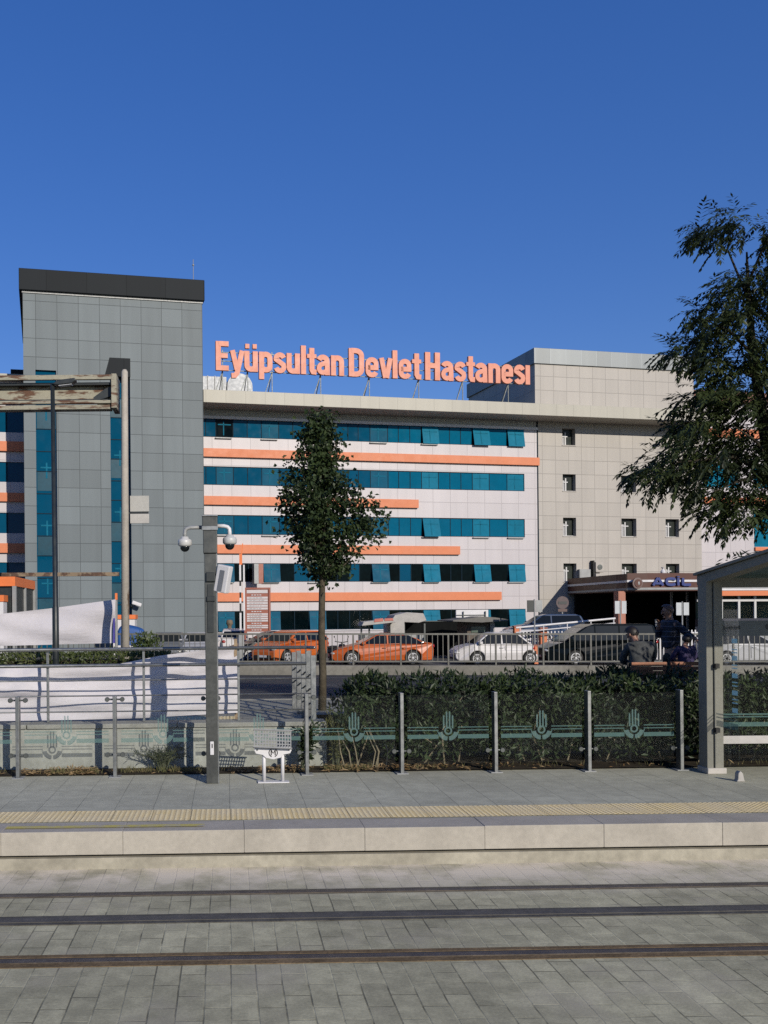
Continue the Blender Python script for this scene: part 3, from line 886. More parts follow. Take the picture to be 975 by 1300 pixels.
mb = MB(); uv = fu(516, 1.5, 500); mb.prism([(uv-.5, zct), (uv+.3, zct), (uv+.35, zct+.55), (uv, zct+.4)], 1.5, 2.3); mb.build('hood', M['grey_paint'], root)

# ------------------------------------------------------------------ air conditioner and box on the beige wall
AO = -.06
root = empty('air_conditioner', (0, FY0, 0), FA, 'pair of small outdoor air conditioning units stacked on the beige wall', 'air conditioner')
for (ya, yb) in ((714, 727), (728.5, 741)):
    u0, u1 = fu(750.5), fu(760.5); z0, z1 = fz(755, yb), fz(755, ya)
    mb = MB(); mb.box(u0, u1, AO-.45, AO-.08, z0, z1); u_ = mb.build('casing', M['beige_panel'], root, bevel=.02)
    mb = MB(); mb.lathe([(.20, 0), (.20, -.03), (.05, -.035)], ((u0+u1)/2, AO-.452, (z0+z1)/2), 16, 'Y'); mb.build('fan_grille', M['steel_dark'], u_)
mb = MB(); mb.box(fu(748), fu(749.5), AO-.4, AO-.01, fz(755, 742), fz(755, 712)); mb.build('bracket', M['black'], root)
root = empty('junction_box', (0, FY0, 0), FA, 'flat grey metal box on the beige wall beside the air conditioners', 'box')
mb = MB(); mb.box(fu(731.5), fu(745.5), AO-.3, AO-.01, fz(738, 737), fz(738, 723)); mb.build('casing', M['grey_paint'], root, bevel=.015)
mb = MB(); mb.box(fu(733), fu(744), AO-.315, AO-.302, fz(738, 735.5), fz(738, 724.5)); mb.build('lid', M['grey_paint'], root)

# ------------------------------------------------------------------ emergency entrance canopy
M['fascia'] = mat('brown_fascia', (.085, .022, .010), .5, 0, .12, .8)
M['acil'] = mat('blue_lettering', (.025, .045, .20), .4, 0, .05, 2)
EC = empty('emergency_entrance', (0, FY0, 0), FA, 'emergency entrance pavilion with a brown striped fascia reading ACİL', 'entrance')
EF = -9.0                                              # front of the canopy stands out from the wall
ec = lambda px, py, o=EF: loc(px, py, o)
uc0 = ec(806, 740)[0]; uc1 = ec(1330, 740)[0]
zt = (ec(810,729)[1]+ec(885,726)[1])/2; zb0 = (ec(810,751)[1]+ec(885,749)[1])/2
ubk = fu(720, -.1)
prof_pts = [(ubk, -.1), (ubk-.75, -6.9), (ubk-.75, -7.9), (uc0-.25, -8.6), (uc0+.9, EF), (uc1, EF), (uc1, -.1)]
def ring(mb, pts, z0, z1, out=0.0):
    c = Vector((sum(p[0] for p in pts)/len(pts), sum(p[1] for p in pts)/len(pts)))
    q = []
    for i, p in enumerate(pts):
        q.append((p[0], p[1]))
    if out:
        q2 = []
        for i, p in enumerate(q):
            a = Vector(q[i-1]) if i else Vector(q[0]); b = Vector(q[(i+1) % len(q)]) if i < len(q)-1 else Vector(q[-1])
            d = (b-a).normalized(); n = Vector((d.y, -d.x))
            q2.append((p[0]+n.x*out, p[1]+n.y*out))
        q = q2
    n = len(q)
    vs = [(x, y, z0) for x, y in q] + [(x, y, z1) for x, y in q]
    fs = [tuple(range(n)), tuple(range(2*n-1, n-1, -1))] + [(i, (i+1) % n, (i+1) % n + n, i+n) for i in range(n)]
    mb.add(vs, fs)
mb = MB(); ring(mb, prof_pts, zb0, zt); mb.build('fascia', M['fascia'], EC)
hh = zt-zb0
for k0, k1 in ((.50, .62), (.06, .18)):
    mb = MB(); ring(mb, prof_pts[:-1], zb0+hh*k0, zb0+hh*k1, .05)
    # keep only a thin band: inner faces are inside the fascia
    mb.build('stripe', M['white_paint'] if k0 > .3 else M['grey_paint'], EC)
za = zb0+hh*.30
letters('ACİL', ec(826,740)[0], ec(876,740)[0], za, hh*.42, EF-.16, EF-.04, M['acil'], EC)
uem = ec(808.5, 741)[0]; zem = ec(808.5, 740.5)[1]
mb = MB(); mb.lathe([(.36, 0), (.36, -.08), (.28, -.09)], (uem, EF-.02, zem), 24, 'Y'); em = mb.build('emblem', mat('emblem_ring', (.16, .11, .10), .6), EC)
mb = MB(); mb.lathe([(.25, 0), (.25, -.03)], (uem, EF-.115, zem), 20, 'Y'); mb.build('emblem_centre', M['fascia'], em)
mb = MB(); mb.sphere((uem+.05, EF-.14, zem), .07, .02, .12); mb.build('emblem_figure', M['grey_paint'], em)
# lamp on the canopy
ul, zl = ec(847, 728)
mb = MB(); mb.lathe([(.14, 0), (.16, .12), (.05, .3), (.12, .42)], (ul, EF+.4, zt-.02), 12); mb.build('roof_lamp', M['white_paint'], EC)
# column, dark porch, glazed front on the right
ucl = ec(793, 770)[0]; 
mb = MB(); mb.box(ucl-.02, ucl+.50, -8.4, -7.9, -.6, zb0); mb.build('column', mat('coral_column', (.42, .17, .11), .6), EC, bevel=.02)
mb = MB(); mb.box(ubk+.05, uc1-.5, -1.0, -.8, -.6, zb0); mb.build('porch_shade_panel', M['void'], EC)  # near-black sheet that paints in the shade under the canopy
g0 = ec(884, 770, EF+.6)[0]
zs0, zs1 = ec(940, 785, EF+.6)[1], zb0-.25
ml = MB()
for px in (915, 937, 957.5, 980, 1005, 1030, 1060):
    u = ec(px, 770, EF+.6)[0]; ml.box(u-.08, u+.08, EF+.5, EF+.62, zs0, zs1)
zm_ = ec(940, 762, EF+.6)[1]; ml.box(g0, uc1-.3, EF+.51, EF+.61, zm_-.08, zm_+.08)
ml.build('window_frame', M['frame_white'], EC)
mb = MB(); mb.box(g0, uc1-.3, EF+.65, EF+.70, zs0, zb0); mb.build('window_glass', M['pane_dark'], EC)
mb = MB(); mb.box(g0, uc1-.3, EF+.4, EF+.72, zs0-.5, zs0-.002); mb.build('sill_band', mat('navy_band', (.012, .014, .035), .5), EC)
mb = MB(); mb.box(g0, uc1-.3, EF+.42, EF+.72, -.6, zs0-.505); mb.build('lower_wall', M['grey_paint'], EC)
mb = MB(); mb.box(g0, uc1, EF-.05, EF+.39, zb0-.34, zb0-.003); mb.build('lintel', M['orange'], EC)
mb = MB(); mb.box(g0, uc1, EF-.10, EF+.30, zb0-.01+.015, zb0+.12); mb.build('lintel_trim', M['white_paint'], EC)
for px in (852, 872, 905):
    u = ec(px, 770, -6)[0]; mb = MB(); mb.box(u-.06, u+.06, -6.1, -5.98, -.6, zb0); mb.build('door_post', M['grey_paint'], EC)
# ------------------------------------------------------------------ glass railing of the tram stop
YF = 11.5
GRA = empty('glass_railing', (0, YF, 0), PA, 'low glass railing along the platform edge with steel posts and teal tulip emblems', 'railing')
postx = [xat(p, YF) for p in (23, 145, 266.5, 388, 509, 629, 749, 868)]
pitch = (postx[-1]-postx[0])/7
postx = [postx[0]-pitch*k for k in (5,4,3,2,1)] + postx
PH = 1.03
for i, x in enumerate(postx):
    a = MB(); a.box(x-.022, x+.022, -.06, .06, PZ+.012, PZ+PH)
    p = a.build('post', M['steel'], GRA, bevel=.004)
    a = MB(); a.box(x-.075, x+.075, -.085, .085, PZ+.001, PZ+.014); a.build('base_plate', M['grey_paint'], p, bevel=.003)
    for z in (.285, .985) if x < 1.2 else (.285,):
        for s in (-1, 1):
            a = MB(); a.tube([(x+s*.02, 0, PZ+z), (x+s*.085, 0, PZ+z)], .011, 8)
            a.lathe([(.026, -.022), (.030, -.018), (.030, .018), (.026, .022)], (x+s*.095, 0, PZ+z), 14, 'Y')
            a.build('clamp', M['steel_dark'], p)
def emblem(mb, cx, cz, y):
    """tulip: four upright bars with rounded tops over a split cup"""
    for dx, z0, z1 in ((-.057, .03, .20), (-.019, .03, .25), (.019, .03, .25), (.057, .03, .20)):
        mb.prism([(cx+dx-.010, cz+z0), (cx+dx+.010, cz+z0), (cx+dx+.010, cz+z1-.012), (cx+dx, cz+z1), (cx+dx-.010, cz+z1-.012)], y-.003, y)
    for a0, a1 in ((190, 264), (276, 350)):
        o = arc(cx, cz, .125, .125, a0, a1, 8); i_ = arc(cx, cz, .075, .075, a1, a0, 8)
        mb.prism(o+i_, y-.003, y)
    o = arc(cx, cz, .052, .052, 0, 360, 16); i2 = arc(cx, cz, .030, .030, 0, 360, 16)
    for k in range(16): mb.prism([o[k], o[k+1], i2[k+1], i2[k]], y-.003, y)
    for s in (-1, 1):
        o = arc(cx, cz+.02, .140, .150, 270+s*12, 270+s*80, 8); i_ = arc(cx, cz+.02, .130, .140, 270+s*80, 270+s*12, 8)
        mb.prism(o+i_, y-.003, y)
zband = PZ + .44
for i in range(len(postx)-1):
    x0, x1 = postx[i]+.075, postx[i+1]-.075
    a = MB(); a.box(x0, x1, -.006, .006, PZ+.12, PZ+PH-.03)
    g = a.build('glass_panel', M['glass'], GRA)
    y = -.0075; cx = (x0+x1)/2; k = .125
    for (u0, u1) in ((x0+.004, cx-k), (cx+k, x1-.004)):
        d = MB()
        for (z0, z1) in ((.0, .052), (.10, .112), (.138, .150)):
            d.quad((u0, y, zband+z0), (u1, y, zband+z0), (u1, y, zband+z1), (u0, y, zband+z1))
        d.build('band', M['decal'], g)
    e = MB(); emblem(e, cx, zband+.10, -.0066); e.build('tulip_emblem', M['decal_dim'], g)

# ------------------------------------------------------------------ stainless ramp railing on the wall
YR = 12.27
RL = empty('ramp_railing', (0, YR, 0), PA, 'stainless steel tube railing with two thick handrails and thin lower rails on the concrete wall', 'railing')
zr = [zat(182, y, YR) for y in (823.5, 844, 863, 882.5, 902.5)]
xe = xat(388, YR)
rx = [xat(p, YR) for p in (-182, -60, 61, 182, 302)]
for i, z in enumerate(zr):
    a = MB(); r = .024 if i < 2 else .010
    end = xe - (.0 if i < 2 else -.06)
    a.tube([(-20, -.05 if i < 2 else 0, z), (end, -.05 if i < 2 else 0, z)], r, 10)
    a.build('handrail' if i < 2 else 'rail', M['steel'], RL, smooth=True)
for x in rx:
    a = MB(); a.box(x-.016, x+.016, -.02, .02, .967, zr[0]-.01); a.build('post', M['steel'], RL, bevel=.003)
RB = empty('side_railing', (0, 0, 0), 0, 'short run of closely set steel posts with wavy bars turning back beside the street tree', 'railing')
pts = [(397.5, 12.32, 832), (391, 12.9, 826), (385, 13.4, 830), (379, 14.0, 826), (373, 14.6, 828)]
prev = None
for px, Y, py in pts:
    p = at(px, py, Y); a = MB(); a.box(p.x-.035, p.x+.035, Y-.02, Y+.02, ZPV+.005, p.z); a.build('post', M['steel'], RB, bevel=.004)
    for dz in (.25, .45, .65):
        if prev:
            q0 = Vector((prev.x, prev.y, ZPV+dz)); q1 = Vector((p.x, Y, ZPV+dz)); a = MB()
            a.tube([q0.lerp(q1, t) + Vector((0, 0, .05*math.sin(t*math.pi))) for t in (0, .25, .5, .75, 1)], .012, 8)
            a.build('curved_bar', M['steel_dark'], RB, smooth=True)
    prev = p
a = MB(); a.tube([at(399, 822, 12.3), at(372, 821.5, 14.7)], .022, 8); a.build('handrail', M['steel'], RB, smooth=True)

# ------------------------------------------------------------------ white banners
def cloth_mat(name, col):
    m, nt, b, out = nodes(name)
    tc = N(nt, 'ShaderNodeTexCoord').outputs['Object']
    nt.links.new(grime(nt, tc, col, .06, 1.2), b.inputs['Base Color']); b.inputs['Roughness'].default_value = .8
    b.inputs['Specular IOR Level'].default_value = .15
    t = N(nt, 'ShaderNodeBsdfTranslucent'); t.inputs[0].default_value = (*col, 1)
    mx = N(nt, 'ShaderNodeMixShader'); mx.inputs[0].default_value = .15
    nt.links.new(b.outputs[0], mx.inputs[1]); nt.links.new(t.outputs[0], mx.inputs[2]); nt.links.new(mx.outputs[0], out.inputs[0])
    mp = N(nt, 'ShaderNodeMapping'); mp.inputs['Scale'].default_value = (1, 1, 5); nt.links.new(tc, mp.inputs[0])
    bumped(nt, b, noise(nt, mp.outputs[0], 2.2, 4), .3, .04)
    return m
M['banner'] = cloth_mat('white_banner_cloth', (.54, .52, .54))
def lerp_poly(P, x):
    for (a, b), (c, d) in zip(P, P[1:]):
        if a <= x <= c: return b + (d-b)*(x-a)/(c-a)
    return P[0][1] if x < P[0][0] else P[-1][1]
def drape(top, bot, Y, fold, nx=120, nz=26, sag=0.0):
    mb = MB(); vs = []; fs = []
    xs = [top[0][0] + (top[-1][0]-top[0][0])*i/nx for i in range(nx+1)]
    for j in range(nz+1):
        t = j/nz
        for i, px in enumerate(xs):
            py = lerp_poly(top, px)*(1-t) + lerp_poly(bot, px)*t
            p = at(px, py, Y); p.y += fold(i/nx, t, p.x); vs.append(p)
    for j in range(nz):
        for i in range(nx):
            k = j*(nx+1)+i; fs.append((k, k+1, k+nx+2, k+nx+1))
    mb.add(vs, fs); return mb
sn = math.sin
mb = drape([(-160,849),(0,848),(60,848),(150,843),(205,832),(262,824.5),(303,821)], [(-160,917),(0,915.5),(182,911.5),(298,905),(303,905)], 12.62,
           lambda u, t, x: .03*sn(9*t+2.2*sn(x*1.3)) + .026*sn(x*3.1+t*5) + .04*sn(x*1.1)*(t) + .014*sn(t*21+x*.9+2*sn(x*.7)) + .018*sn(x*9+t*7+3*sn(x*1.9))*(1-t), 200, 40)
bn = mb.build('banner', M['banner'], smooth=True, fix=False)
tag(bn, 'long crumpled white cloth banner tied behind the steel ramp railing', 'banner')
mb = drape([(-120,790),(0,779.5),(70,771.5),(147,761)], [(-120,823),(0,820),(145,816.5),(147,816.5)], 25.3,
           lambda u, t, x: .07*sn(5*t+x*.9) + .05*sn(x*2.3+t*3) + .03*sn(9*t-x*1.4+2*sn(x*.5)), 120, 20)
bn = mb.build('banner', M['banner'], smooth=True, fix=False)
tag(bn, 'taut white cloth banner with a blue edge stretched behind the dark lamp post', 'banner')
a = MB(); 
for y0, y1 in ((761, 816.5),):
    p, q = at(145.2, y0, 25.27), at(144.6, y1, 25.27); a.bar(p, q, .05, .01)
a.build('blue_edge', mat('blue_hem', (.06, .05, .32), .7), bn)
st = empty('banner_stake', (at(148, 800, 25.35).x, 25.35, 0), 0, 'thin stake with an orange tip holding the right end of the upper white banner', 'stake')
a = MB(); a.box(-.03, .03, -.03, .03, .1, zat(148, 762, 25.35)); a.build('pole', M['grey_paint'], st)
a = MB(); a.box(-.032, .032, -.032, .032, zat(148, 761.5, 25.35), zat(148, 753, 25.35)); a.build('tip', M['orange_bright'], st)
st = empty('banner_stake', (at(299.5, 860, 12.66).x, 12.70, 0), 0, 'short wooden stake at the right end of the lower white banner', 'stake')
a = MB(); a.box(-.022, .022, -.02, .02, ZPV, zat(299.5, 811, 12.7)); a.build('pole', mat('raw_wood', (.33, .24, .15), .8, 0, .3, 8), st)

# ------------------------------------------------------------------ camera column
XC, YC = xat(268.3, 11.05), 11.05
zc_ = lambda y: zat(268, y, YC)
CC = empty('camera_column', (XC, YC, PZ), 0, 'tall square steel column on the platform with two dome cameras and a white speaker', 'column')
a = MB(); a.box(-.075, .065, -.085, .085, .0, zc_(703)-PZ)
a.build('shaft', M['column_metal'], CC, bevel=.006)
a = MB(); a.box(.0655, .078, -.087, .087, .0, zc_(700)-PZ); a.build('edge_strip', M['steel'], CC)
hz0, hz1 = zc_(703)-PZ, zc_(657)-PZ
a = MB()
pr = [(-.09, hz0), (.08, hz0), (.08, hz1-.13), (.085, hz1-.10), (.085, hz1), (-.10, hz1), (-.10, hz1-.10), (-.09, hz1-.13)]
a.prism(pr, -.11, .09); a.build('head', M['column_metal'], CC, bevel=.008)
a = MB(); a.box(-.105, .09, -.125, -.112, hz1-.165, hz1-.115); a.box(-.104, .088, -.118, .1, hz1+.002, hz1+.02); a.build('head_trim', M['steel'], CC, bevel=.004)
a = MB(); a.box(-.045, .03, -.096, -.0865, zc_(803)-PZ, zc_(742)-PZ); a.build('access_panel', M['dark_paint'], CC, bevel=.003)
a = MB(); a.box(-.06, .055, -.115, -.0865, zc_(739)-PZ, zc_(727)-PZ); a.box(-.055, .05, -.11, -.0865, zc_(764)-PZ, zc_(757)-PZ); a.build('junction_clip', M['dark_paint'], CC, bevel=.01)
a = MB(); a.box(-.028, .018, -.10, -.087, zc_(957)-PZ, zc_(940)-PZ); pl = a.build('lock_plate', M['white_paint'], CC, bevel=.012)
a = MB(); a.box(-.008, .004, -.104, -.1005, zc_(948)-PZ, zc_(943)-PZ); a.build('keyhole', M['black'], pl)
for s, pxd, pyd, pya in ((-1, 235.5, 690, 669.5), (1, 292.5, 688, 668)):
    xd = xat(pxd, YC)-XC; za_ = zc_(pya)-PZ; zd = zc_(pyd)-PZ
    a = MB(); a.tube([(s*.07, 0, za_), (xd-s*.07, 0, za_), (xd-s*.025, 0, za_-.012), (xd-s*.004, 0, za_-.035), (xd, 0, za_-.075), (xd, 0, zd+.075)], .024, 12)
    a.build('camera_arm', M['grey_paint'] if s < 0 else M['white_paint'], CC, smooth=True)
    a = MB(); a.lathe([(.045, .085), (.05, .06), (.078, .05), (.085, .03), (.085, -.015), (.07, -.03), (.06, -.035)], (xd, 0, zd), 20)
    dc = a.build('dome_camera', mat('camera_housing', (.55, .55, .54), .4), CC, smooth=True)
    a = MB(); a.sphere((xd, 0, zd-.045), .058, .058, .055, 16, 10); a.build('lens_dome', M['car_glass'], dc, smooth=True)
# tilted speaker panel
ps = at(283.5, 735, YC-.08); Mx = Matrix.Translation((ps.x-XC, -.10, ps.z-PZ)) @ Matrix.Rotation(R_(14), 4, 'Y') @ Matrix.Rotation(R_(-28), 4, 'Z') @ Matrix.Rotation(R_(8), 4, 'X')
a = MB(); a.mbox(Mx, .17, .10, .33); sp = a.build('speaker', M['white_paint'], CC, bevel=.012)
a = MB(); a.mbox(Mx @ Matrix.Translation((.0, -.053, -.02)), .06, .008, .25); a.build('speaker_grille', mat('grille_grey', (.18, .19, .21), .5), sp)
a = MB(); a.bar((.06, -.03, ps.z-PZ), (ps.x-XC-.02, -.06, ps.z-PZ), .05); a.build('speaker_bracket', M['dark_paint'], CC)

# ------------------------------------------------------------------ perch seat with round emblem
XS, YS = xat(345, 11.02), 11.02
zs = lambda y: zat(345, y, YS)-PZ
PSX = empty('leaning_seat', (XS, YS, PZ), PA, 'white two-legged leaning seat with a perforated grey backboard and a round M emblem', 'leaning seat')
for px in (333.5, 357):
    x = xat(px, YS)-XS
    a = MB(); a.tube([(x, 0, .012), (x, 0, zs(948))], .022, 14); a.build('leg', M['white_paint'], PSX, smooth=True)
a = MB(); a.box(-.19, .19, -.07, .07, .001, .014); a.build('base_plate', M['white_paint'], PSX, bevel=.004)
z0, z1, z2 = zs(963.5), zs(955), zs(947.5)
x0, x1 = xat(321, YS)-XS, xat(368.5, YS)-XS
a = MB(); a.prism([(x0+.02, z1-.01), (x0, z1+.03), (x0+.01, z2-.008), (x0+.03, z2), (x1-.03, z2), (x1-.01, z2-.008), (x1, z1+.03), (x1-.02, z1-.01), (x1-.10, z1-.025), (.09, z0+.02), (.0, z0), (-.09, z0+.02), (x0+.10, z1-.025)], -.04, -.024)
sb = a.build('plate', M['white_paint'], PSX, bevel=.004)
a = MB(); zc2 = (z0+z2)/2+.005
for s in (-1, 1):
    o = arc(0, zc2, .056, .056, 90+s*22, 90+s*158, 10); i_ = arc(0, zc2, .046, .046, 90+s*158, 90+s*22, 10); a.prism(o+i_, -.044, -.0405)
a.prism([(-.032, z2-.004), (.032, z2-.004), (.0, z2-.032)], -.044, -.0405)
for sx in (-1, 1): a.prism([(sx*.030, zc2-.03), (sx*.018, zc2-.03), (sx*.018, zc2+.012), (0, zc2-.012), (0, zc2-.002), (sx*.018, zc2+.03), (sx*.030, zc2+.03)], -.044, -.0405)
a.build('emblem', M['black'], sb)
for s, x in ((-1, x0+.035), (1, x1-.035)):
    a = MB(); a.lathe([(.011, -.041), (.011, -.045)], (x, 0, z2-.035), 12, 'Y'); a.build('bolt', M['steel_dark'], sb)
# perforated board: a lattice with real holes, leaning back
bw, bh = (x1-x0)-.015, .21
nxh, nzh = 13, 5
brd = MB(); Mb = Matrix.Translation(((x0+x1)/2-.004, -.05, zs(937.5))) @ Matrix.Rotation(R_(3), 4, 'Y') @ Matrix.Rotation(R_(-28), 4, 'X')
for i in range(nxh+1):
    x = -bw/2 + bw*i/nxh; brd.mbox(Mb @ Matrix.Translation((x, 0, 0)), .012, .008, bh)
for j in range(nzh+1):
    z = -bh/2 + bh*j/nzh; brd.mbox(Mb @ Matrix.Translation((0, .0012, z)), bw, .0076, .014)
brd.mbox(Mb @ Matrix.Translation((0, 0, bh/2+.008)), bw+.03, .03, .016); brd.mbox(Mb @ Matrix.Translation((0, 0, -bh/2-.008)), bw+.03, .03, .014)
brd.build('perforated_board', mat('board_grey', (.27, .275, .27), .5, .2, .1, 6), PSX)

# ------------------------------------------------------------------ rusty gantry, pole, lamp post (left)
M['rust'] = rust_mat('rusty_cream_paint', (.36, .34, .26), (.13, .06, .03), .51, (1.0, 1.0, 5.0))
M['rust_dark'] = rust_mat('rusty_bar_paint', (.26, .19, .12), (.10, .05, .028), .48, (2, 2, 2))
YG = 24.0
GN = empty('rusty_gantry', (0, YG, 0), 0, 'rusty cream steel billboard frame carried by a pale round pole', 'gantry')
xg0, xg1 = xat(-330, YG), xat(151, YG)
z = lambda y: zat(80, y, YG)
a = MB(); a.box(xg0, xg1, -.25, -.15, z(485), z(479)); a.box(xg1-.12, xg1+.02, -.26, .5, z(521), z(478)); a.build('top_beam', M['rust'], GN, bevel=.01)
a = MB(); a.box(xg0, xg1-.13, .1, .16, z(508), z(489)); a.build('panel', M['rust'], GN)
a = MB(); a.box(xg0, xg1-.14, -.20, -.08, z(514.5), z(510.5)); a.box(xg0, xg1-.14, -.16, .14, z(521.5), z(516)); a.build('lower_beam', M['rust'], GN, bevel=.01)
a = MB(); a.box(xg0, xg1-.14, .0, .09, z(512), z(507)); a.box(xg0, xg1-.14, -.1, .2, z(490), z(487)); a.build('channel', M['dark_paint'], GN)
a = MB(); a.prism([(xg1-.62, z(511)), (xg1-.13, z(503)), (xg1-.13, z(491)), (xg1-.30, z(494)), (xg1-.62, z(505))], -.02, .06); a.prism([(xg1-.6, z(520)), (xg1-.13, z(519)), (xg1-.13, z(508)), (xg1-.45, z(511))], -.07, -.01); a.build('brace', M['dark_paint'], GN)
xb = xat(152, YG)
a = MB(); a.bar((xg0, -.05, zat(-300, 731, YG)), (xb, -.05, zat(152, 729, YG)), .10, .10); a.build('cross_bar', M['rust_dark'], GN)
p0, p1 = at(158.5, 470, YG), at(159, 830, YG)
M['pole_paint'] = rust_mat('chipped_pole_paint', (.46, .42, .36), (.20, .13, .08), .60, (3, 3, .8))
a = MB(); a.tube([(p1.x, -.05, -.2), (p0.x, -.05, p0.z-.06), (p0.x, -.05, p0.z)], [.115, .085, .05], 16); po = a.build('pole', M['pole_paint'], GN, smooth=True)
za, zb2, zc3, zd = z(629.5)+.12*0, z(650), z(652.5), z(664.5)
xa, xb2 = xat(166.5, YG), xat(190.5, YG)
a = MB(); a.box(xa, xb2, -.03, .01, zat(178,649.5,YG), zat(178,629.5,YG)); a.build('sign_plate', mat('sign_back', (.45, .44, .40), .5), GN, bevel=.005)
a = MB(); a.box(xa, xb2, -.03, .01, zat(178,664.5,YG), zat(178,652.5,YG)); a.build('sign_plate', mat('sign_back_pale', (.50, .48, .44), .5), GN, bevel=.005)
a = MB(); a.box(p0.x, xb2-.02, .012, .05, zat(178,652.3,YG), zat(178,649.7,YG)); a.build('sign_bracket', M['dark_paint'], GN)

YL = 19.2
LP = empty('street_lamp', (xat(70.5, YL), YL, 0), 0, 'dark slim lamp post with a flat lamp head crossing the rusty gantry', 'street lamp')
a = MB(); zt_ = zat(69, 487, YL); a.tube([(0, 0, .1), (.0, 0, 2.6), (0, 0, 2.62), (-.02, 0, zt_)], [.075, .07, .055, .045], 16); a.build('post', M['dark_paint'], LP, smooth=True)
a = MB(); a.prism([(-.03, zt_-.03), (.12, zt_+.06), (.46, zt_+.10), (.50, zt_+.05), (.40, zt_-.02), (.1, zt_-.05)], -.09, .09); lh = a.build('lamp_head', M['dark_paint'], LP, bevel=.02)
a = MB(); a.prism([(.12, zt_-.052), (.40, zt_-.022), (.40, zt_-.034), (.12, zt_-.064)], -.07, .07); a.build('lamp_lens', M['lamp_glass'], lh)

# security camera on the tower corner near the pole
root = empty('security_camera', (0, FY0, 0), FA, 'small bullet camera on the grey tower just right of the pale pole', 'camera')
TO_ = -4.6
u, zz_ = loc(172, 767, TO_)
a = MB(); a.tube([(u, TO_-.01, zz_), (u, TO_-.45, zz_)], .05, 8); a.build('bracket', M['grey_paint'], root)
a = MB(); a.bar((u-.25, TO_-.5, zz_+.12), (u+.3, TO_-.55, zz_-.08), .22, .22); a.build('housing', M['white_paint'], root, bevel=.04)
a = MB(); a.sphere((u-.30, TO_-.5, zz_-.14), .13, .13, .13); a.build('lens', M['car_glass'], root)

# ------------------------------------------------------------------ guard booth with orange roof band, second booth behind
YB = 43
GB = empty('guard_booth', (0, YB, 0), 0, 'small booth with an orange roof band behind the upper white banner', 'booth')
x0, x1 = xat(-70, YB), xat(19.5, YB)
zt, zm, = zat(10, 732, YB), zat(10, 744, YB)
dx = (x1-x0)
dpt = 5.6
sk_ = .04
xr = xat(45, YB+dpt)
a = MB(); poly = [(x0, 0), (x1, 0), (xr, dpt), (x0, dpt)]
def pz(mb, poly, z0, z1):
    n = len(poly); vs = [(x, y, z0) for x, y in poly] + [(x, y, z1) for x, y in poly]
    mb.add(vs, [tuple(range(n-1, -1, -1)), tuple(range(n, 2*n))] + [(i, (i+1) % n, (i+1) % n+n, i+n) for i in range(n)])
pz(a, poly, zm, zt); a.build('roof_band', M['orange_bright'], GB)
ins = lambda p, k: (p[0]*(1-k) + (x0+x1)/2*k, p[1]*(1-k) + dpt/2*k)
a = MB(); pz(a, [ins(p, .06) for p in poly], zpark(x1), zm-.003); a.build('wall', M['dark_paint'], GB)
a = MB()
zl = zpark(x1)
for p in poly[1:3]:
    q = ins(p, .03); a.box(q[0]-.09, q[0]+.09, q[1]-.09, q[1]+.09, zl, zm-.004)
q = ins(((x1+xr)/2, dpt/2), .03); a.box(q[0]-.07, q[0]+.07, q[1]-.07, q[1]+.07, zl, zm-.004)
a.build('corner_post', M['grey_paint'], GB)
a = MB(); a.box(x0, xat(11, YB), -.9, -.1, zat(5, 764, YB), zat(5, 756, YB)); a.build('awning', M['orange_bright'], GB)
a = MB(); a.box(x0, xat(10, YB), -.85, -.15, zl, zat(5, 764.5, YB)); a.build('counter', M['white_paint'], GB)

YK = 52
root = empty('ticket_booth', (xat(160, YK), YK, 0), 0, 'low white booth with an orange top band behind the pale pole', 'booth')
a = MB(); a.box(-.75, .5, 0, 1.2, zpark(0), zat(160, 786, YK)); a.build('wall', M['white_paint'], root)
a = MB(); a.box(-.8, .55, -.08, 1.25, zat(160, 785.9, YK), zat(160, 780.5, YK)); a.build('roof_band', M['orange_bright'], root)
YK = 44
root = empty('covered_scooter', (xat(165, YK), YK, 0), 0, 'scooter under a bright blue cover behind the pale pole', 'scooter')
mb = MB(); vs = []; fs = []; n = 14; m = 9
prof = [(-.55,.3),( -.5,.75),(-.2,.95),(.1,.9),(.45,.62),(.65,.5),(.68,.3)]
zb_k = zat(163, 806, YK)
sec = []
for (x, h) in [(-.62, .25), (-.45, .5), (-.2, .56), (.1, .5), (.4, .42), (.62, .32), (.72, .22)]:
    sec.append([(x, -.32, -.5), (x, -.30, h*.45), (x, -.2, h*.8), (x, 0, h), (x, .2, h*.8), (x, .30, h*.45), (x, .32, -.5)])
for s in sec: vs += [(x, y, zb_k + z_) for x, y, z_ in s]
for i in range(len(sec)-1):
    for k in range(6): fs.append((i*7+k, i*7+k+1, (i+1)*7+k+1, (i+1)*7+k))
fs += [tuple(range(7)), tuple(range((len(sec)-1)*7+6, (len(sec)-1)*7-1, -1))]
mb.add(vs, fs); o = mb.build('cover', mat('blue_cover', (.02, .09, .30), .5, 0, .2, 4), root, smooth=True)
md_ = o.modifiers.new('sub', 'SUBSURF'); md_.levels = 2; md_.render_levels = 2
for x in (-.35, .45):
    a = MB(); a.lathe([(.25, -.06), (.28, -.03), (.28, .03), (.25, .06)], (x, 0, zpark(0)+.28), 16, 'Y'); a.build('wheel', M['black'], root)
# ------------------------------------------------------------------ cars
def car_paint(name, col, rough=.35, coat=.3):
    m, nt, b, out = nodes(name); col = dim(col)
    tc = N(nt, 'ShaderNodeTexCoord').outputs['Object']
    nt.links.new(grime(nt, tc, col, .06, .8), b.inputs['Base Color'])
    b.inputs['Roughness'].default_value = rough; b.inputs['Specular IOR Level'].default_value = .3 if coat else .12; b.inputs['Coat Weight'].default_value = coat; b.inputs['Coat Roughness'].default_value = .12
    return m

